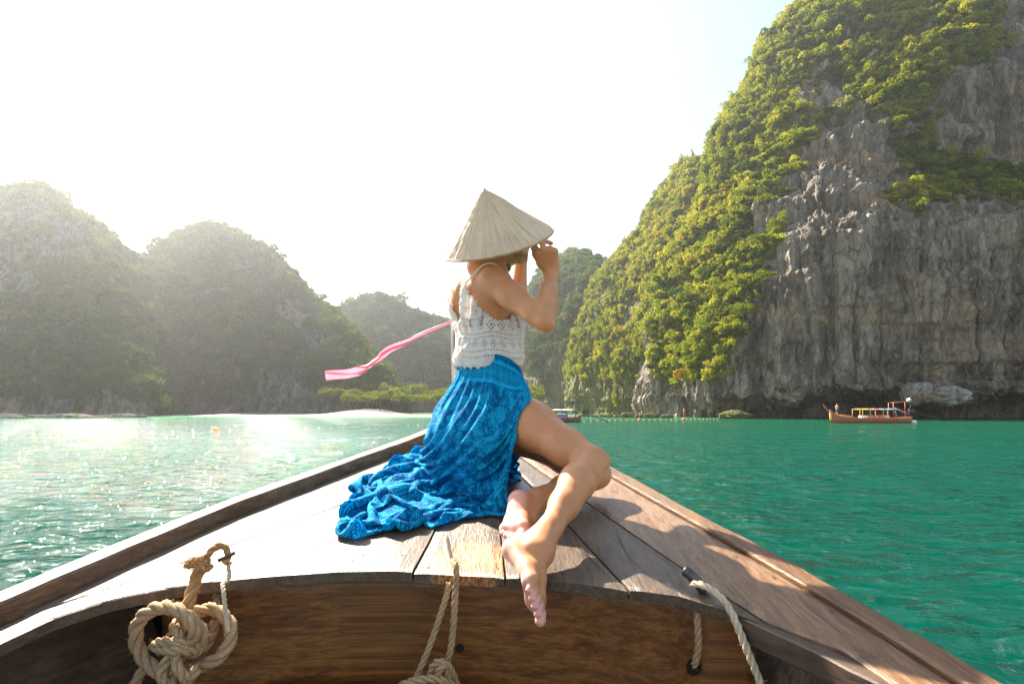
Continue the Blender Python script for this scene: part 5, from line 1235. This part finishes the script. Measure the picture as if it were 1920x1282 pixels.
def sarong_mat():
    m = Mat('blue_batik'); ti = m.node('ShaderNodeTexImage'); ti.image = sim_; m.lk(m.pos(uv=True), ti.inputs[0]); sx = m.node('ShaderNodeSeparateColor'); m.lk(ti.outputs[0], sx.inputs[0])
    n = m.noise(m.pos(), 700, 2); c = m.mix(m.ramp(sx.outputs[0], [(.15, 0.0), (.55, 1.0)]), (.000,.15,.38), (.015,.60,.92)); m.color(c); m.rough(.8); m.set(Specular_IOR_Level=.1)
    cr_ = m.noise(m.pos(), 60, 4, .6); m.bump(m.math('ADD', m.math('MULTIPLY', n, .35), cr_), .45, .004)
    tr = m.node('ShaderNodeBsdfTranslucent'); m.lk(m.mix(.35, c, (.0,.5,.8)), tr.inputs[0]); mx = m.node('ShaderNodeMixShader'); mx.inputs[0].default_value = .4
    m.lk(m.b.outputs[0], mx.inputs[1]); m.lk(tr.outputs[0], mx.inputs[2]); m.lk(mx.outputs[0], m.out.inputs[0]); return m.m
NS, NT = SX.shape[:2]
so = mesh_obj('sarong', SX.reshape(-1,3)+np.array((0,0,CAMZ)), grid_faces(NS, NT), sarong_mat())
uu, vv = np.meshgrid(s_t, tt, indexing='ij'); setuv(so, np.stack([uu*1.15, vv*lenv[:, None]*1.06/(lenv.max()*1.06)*.995], -1).reshape(-1,2))
sd = so.modifiers.new('smooth', 'SUBSURF'); sd.levels = 1; sd.render_levels = 1
sdd = so.modifiers.new('thick', 'SOLIDIFY'); sdd.thickness = .0016; sdd.offset = 0
rebase(so, woman)
wb = [SX[int(i), 0]+(SX[int(i), 0]-np.array((WAI[0]-.0,WAI[1],SX[int(i),0][2])))*.005 for i in np.linspace(0, NS-1, 60)]
rebase(tube('waist_roll', np.array(wb)+np.array((0,0,CAMZ+.003)), .0075, so.data.materials[0], None, 8), woman)

# ================================================================ far boats, swimmers' line, floats
hullm = plain('oiled_hull', (.16,.07,.035), .5, .3, 3); hullr = plain('red_brown_hull', (.30,.10,.04), .45, .25, 3); redp = plain('red_paint', (.60,.09,.03), .5, .2, 3)
orp = plain('orange_paint', (.65,.25,.06), .5); whp = plain('white_canvas', (.75,.72,.66), .7); blp = plain('blue_canvas', (.10,.32,.62), .7); pkp = plain('pink_canvas', (.70,.22,.22), .7); yel = plain('yellow_cloth', (.72,.42,.06), .7)
metal = plain('dark_engine', (.04,.04,.045), .45, metal=.5); purp = plain('purple_cloth', (.22,.08,.35), .8); skinp = plain('far_skin', (.50,.27,.16), .6); gry = plain('grey_awning', (.62,.60,.56), .7); darkblue = plain('dark_blue_shirt', (.04,.06,.20), .8)
def hull_mesh(name, L, beam, m, parent, sheer, low=0.0):
    n, k = 40, 13; G = np.zeros((n, k, 3))
    for i in range(n):
        t = i/(n-1); x = L*t; w = beam/2*(math.sin(math.pi*min(t*.62+.19, .81-.0) )**1.0)*(1 if t > .12 else (.25+.75*t/.12))*(1 if t < .85 else math.cos((t-.85)/.15*1.25)); z1 = np.interp(t, [0,.08,.2,.45,.75,1], sheer)
        for j in range(k):
            a = -math.pi/2+math.pi*j/(k-1); G[i, j] = (x+(.35*(1-abs(math.sin(a))))*(0 if t > .1 else (1-t/.1)), w*math.sin(a), z1-(z1+.25)*math.cos(a)**.7)
    Fa = [tuple(q) for q in grid_faces(n, k)]; b = n-1
    Fa.append(tuple(b*k+j for j in range(k)))
    return mesh_obj(name, G.reshape(-1,3), Fa, m, parent)
def part_tube(name, pts, r_, m, parent, seg=7): return tube(name, np.array(pts, float), r_, m, parent, seg)
def part_box(name, c, s, m, parent, rz=0):
    bm = bmesh.new(); bmesh.ops.create_cube(bm, size=1.0); bmesh.ops.bevel(bm, geom=bm.edges[:], offset=.08, segments=1, affect='EDGES'); V = np.array([q.co[:] for q in bm.verts])*np.array(s)+np.array(c); Ff = [[q.index for q in f_.verts] for f_ in bm.faces]; bm.free()
    return mesh_obj(name, V, Ff, m, parent, smooth=False)
def awning(name, x0, x1, w, z, mats, parent):
    n = 24
    for k, m in enumerate(mats):
        a, b = x0+(x1-x0)*k/len(mats), x0+(x1-x0)*(k+1)/len(mats); V = []
        for i in range(n//len(mats)+1):
            t = i/(n//len(mats)); x = a+(b-a)*t
            for j in range(7): q = (j-3)/3; V.append((x, q*w/2, z+.14*(1-q*q)+.02*math.sin(x*5)))
        o = mesh_obj(name, V, grid_faces(n//len(mats)+1, 7), m, parent); md = o.modifiers.new('thick', 'SOLIDIFY'); md.thickness = .04
def longtail(loc, rz, label, hm_, aw, L=12.6):
    b = empty('longtail_boat', loc, rz); tag(b, label, 'boat')
    sheer = [1.55,1.05,.78,.58,.62,.82]
    hull_mesh('hull', L, 1.9, hm_, b, sheer)
    for s in (-1, 1): part_tube('gunwale', [(L*t, s*.95*(math.sin(math.pi*min(t*.62+.19,.81)))*(1 if t > .12 else (.25+.75*t/.12))*(1 if t < .85 else math.cos((t-.85)/.15*1.25)), float(np.interp(t, [0,.08,.2,.45,.75,1], sheer))+.02) for t in np.linspace(0, 1, 30)], .055, orp if hm_ is hullr else hullm, b)
    part_tube('prow_post', [(.35,0,1.05),(-.1,0,1.55),(-.75,0,2.25),(-1.05,0,2.65)], [.13,.12,.09,.07], hm_, b)
    part_tube('inner_deck', [(.5,0,1.15),(1.5,0,.85),(3.0,0,.62)], [.15,.4,.5], orp if hm_ is hullr else hullm, b)
    return b
b1 = longtail((P(1557,792,85)[0], 85.0, 0), R(3), 'orange and red wooden longtail boat with a striped awning, off the shaded cliff', hullr, None)
awning('awning', 3.9, 9.7, 1.9, 1.95, [yel, pkp, blp], b1)
for x in (4.0,5.6,7.6,9.5):
    for s in (-1, 1): part_tube('awning_post', [(x, s*.85, .55), (x, s*.85, 2.02)], .04, yel, b1)
for x, m in ((5.1,whp),(5.9,orp),(6.8,pkp),(7.7,orp),(8.4,whp)): part_box('seat_bundle', (x,0,.85), (.7,1.3,.45), m, b1)
part_box('side_panel', (6.8,-.98,.66), (6.0,.06,.16), redp, b1)
for s in (-1,1): part_tube('mast_frame', [(9.4,s*.5,.6),(9.4,s*.5,3.0)], .05, redp, b1)
part_tube('mast_frame', [(9.4,0,3.0),(11.6,0,3.15)], .05, orp, b1); part_tube('mast_frame', [(11.6,0,.8),(11.6,0,3.2)], .05, redp, b1)
part_tube('brace', [(9.6,0,2.1),(10.6,0,.8)], .04, blp, b1); part_tube('brace', [(10.0,0,2.2),(12.2,0,1.2)], .04, whp, b1)
part_box('engine', (12.6,0,1.75), (.9,.5,.55), metal, b1); part_tube('engine_pipe', [(12.3,0,1.9),(12.5,0,2.6),(13.3,0,2.55)], .06, metal, b1)
part_tube('tail_shaft', [(12.9,0,1.55),(15,.0,1.1),(18.3,0,.15)], .05, metal, b1); part_tube('tiller', [(12.3,0,1.7),(10.8,0,2.0)], .04, metal, b1)
part_tube('garland', [(-.1,-.08,1.6),(-.05,-.14,1.1),(.02,-.14,.6),(.0,-.1,.35)], [.10,.16,.18,.08], yel, b1); part_tube('garland', [(-.15,-.1,1.85),(.0,-.14,1.55),(.1,-.1,1.4)], .12, pkp, b1)
part_tube('lamp', [(11.9,0,3.2),(12.1,0,3.35),(12.4,0,3.5)], [.08,.28,.24], whp, b1)
tag(boulder('buoy', P(1714,791,85), (.30,.30,.28), 'pale round float in the water behind the striped-awning longtail boat', 90, whp), None, 'buoy')
b2 = longtail((P(1100,790,88)[0], 88.0, 0), R(180-4), 'dark wooden longtail boat with a grey awning, partly hidden behind the bare leg', hullm, None, L=11.5)
b2.location = (P(950,790,88)[0], 88, 0); b2.rotation_euler = (0,0,R(2))
awning('awning', 6.3, 10.1, 2.0, 1.85, [gry], b2)
for x in (6.4,8.2,10.0):
    for s in (-1, 1): part_tube('awning_post', [(x, s*.9, .5), (x, s*.9, 1.9)], .045, gry, b2)
part_box('side_cloth', (7.8,-.97,.98), (3.2,.06,.42), purp, b2)
part_box('engine', (12.2,0,1.55), (1.0,.55,.6), metal, b2); part_tube('engine_pipe', [(12.0,0,1.8),(12.1,0,2.3),(12.6,0,2.2)], .07, metal, b2); part_tube('tail_shaft', [(12.4,0,1.4),(14.2,0,.7),(16.0,0,-.1)], .06, metal, b2)
part_tube('antenna', [(9.6,0,1.9),(10.4,0,3.0)], .04, metal, b2); part_box('cargo', (10.8,0,3.05), (2.2,.7,.16), metal, b2)
# tiny people: one skinned body each
def far_person(loc, rz, label, pose, shirt, pants):
    p = empty('person', loc, rz); tag(p, label, 'person')
    Fd = Field((-.6,-.5,-.05), (.6,.5,1.95), .03); h = .86 if pose == 'bend' else 1.0
    if pose == 'stand':
        for s in (-1, 1): Fd.chain([((0,s*.09,.93), .10), ((.03,s*.10,.50), .065), ((0,s*.10,.06), .045)], .04); Fd.cone((0,s*.10,.03), (.16,s*.11,.03), .04, .035, .03); Fd.chain([((0,s*.19,1.42), .055), ((.10,s*.25,1.18), .045), ((.30,s*.08,1.28), .035)], .03)
        Fd.chain([((0,0,.98), .14), ((0,0,1.15), .12), ((0,0,1.36), .15)], .06); Fd.cone((0,-.14,1.44), (0,.14,1.44), .07, .07, .05); Fd.chain([((0,0,1.5), .055), ((.02,0,1.62), .06)], .03); Fd.ell((.03,0,1.70), ((1,0,0),(0,1,0),(0,0,1)), (.095,.08,.115), .02)
    else:
        for s in (-1, 1): Fd.chain([((-.1,s*.1,.85), .10), ((.02,s*.11,.48), .065), ((-.05,s*.1,.06), .045)], .04); Fd.chain([((.38,s*.18,1.12), .05), ((.46,s*.2,.86), .04), ((.52,s*.1,.66), .035)], .03); Fd.cone((-.05,s*.1,.03), (.1,s*.1,.03), .04, .035, .03)
        Fd.chain([((-.1,0,.9), .15), ((.1,0,1.06), .13), ((.33,0,1.16), .14)], .06); Fd.ell((.55,0,1.20), ((1,0,0),(0,1,0),(0,0,1)), (.10,.08,.11), .04)
    V, Fc = surface_nets(Fd.d, Fd.lo, Fd.v); o = mesh_obj('body', V, Fc, skinp, p)
    z0, z1 = (.48,1.0) if pose == 'stand' else (.45,.95)
    for nm, a, b_, m in (('shorts', z0, z1, pants),) + ((('shirt', .92, 1.30, shirt),) if shirt else ()):
        zc = V[:, 2]; k_ = ((zc > a) & (zc < b_))[Fc].all(1); us = np.unique(Fc[k_]); rm = -np.ones(len(V), int); rm[us] = np.arange(len(us)); N_ = V[us]-np.array((0,0,0)); c0 = np.stack([V[us][:,0]*.0, V[us][:,1]*0, V[us][:,2]], -1)
        dd = V[us]-c0; dd /= np.linalg.norm(dd, axis=1, keepdims=True)+1e-9; mesh_obj(nm, V[us]+dd*.018, rm[Fc[k_]], m, p)
    return p
cx, cy = math.cos(R(3)), math.sin(R(3))
far_person((b1.location.x+1.0*cx, 85.05, 1.02), R(20), 'far bare-chested person standing on the prow of the striped-awning boat', 'stand', None, plain('dark_shorts', (.08,.06,.07), .8))
far_person((b2.location.x+10.7, 88.2, .55), R(180), 'far person in a dark blue shirt bending beside the engine of the dark boat', 'bend', darkblue, darkblue)
# swimmers' line of floats
fl = plain('float_yellow', (.70,.52,.16), .5); flo = plain('float_orange', (.85,.16,.03), .5)
bm = bmesh.new(); bmesh.ops.create_icosphere(bm, subdivisions=2, radius=1.0); FLM = D.meshes.new('float'); bm.to_mesh(FLM); bm.free(); FLM.materials.append(fl)
for p_ in FLM.polygons: p_.use_smooth = True
pts = crom(np.array([P(-30,815,1)*0+np.array(((u-960)/F*d, d, 0.0)) for u, d in ((-40,42),(200,46),(420,52),(640,62),(830,74),(1000,88),(1110,96),(1200,104),(1290,112),(1350,121))]), 400)
s_ = np.r_[0, np.cumsum(np.linalg.norm(np.diff(pts, axis=0), axis=1))]
for q in np.arange(0, s_[-1], 1.55):
    p_ = [np.interp(q, s_, pts[:, k]) for k in range(3)]; o = D.objects.new('float', FLM); link(o); u_ = 960+p_[0]/p_[1]*F
    k_ = .07 if u_ < 900 else .11
    o.location = (p_[0], p_[1]+random.uniform(-.1,.1), .04); o.scale = (k_*1.3, k_, k_); tag(o, 'small yellow float in the long swimmers\' line across the bay', 'float', 'yellow floats of the swimmers\' line')
for u, d, s, lab in ((405,53,.26,'orange ball buoy on the float line in the glittering water at left'),):
    o = boulder('buoy', np.array(((u-960)/F*d, d, .08)), (s,s,s), lab, 95, flo)
    o['category'] = 'buoy'
def flag(u, d, h, label):
    e = empty('marker_buoy', ((u-960)/F*d, d, 0)); tag(e, label, 'buoy')
    part_tube('float', [(0,0,-.1),(0,0,.15),(0,0,.3)], [.25,.3,.1], flo, e); part_tube('pole', [(0,0,.2),(0,0,h)], .05, flo, e)
    n = 6; V = []
    for i in range(n+1):
        for j in (0, 1): V.append((.05+.35*i/n*(1-.3*j), .05*math.sin(i*1.3), h-.15-h*.45*j*(1-i/n)-.08*i/n))
    mesh_obj('pennant', V, grid_faces(n+1, 2), flo, e)
flag(1282, 112, 2.1, 'orange marker buoy with the taller pennant near the sea cave'); flag(1199, 104, 1.4, 'orange marker buoy nearer the dark longtail boat')
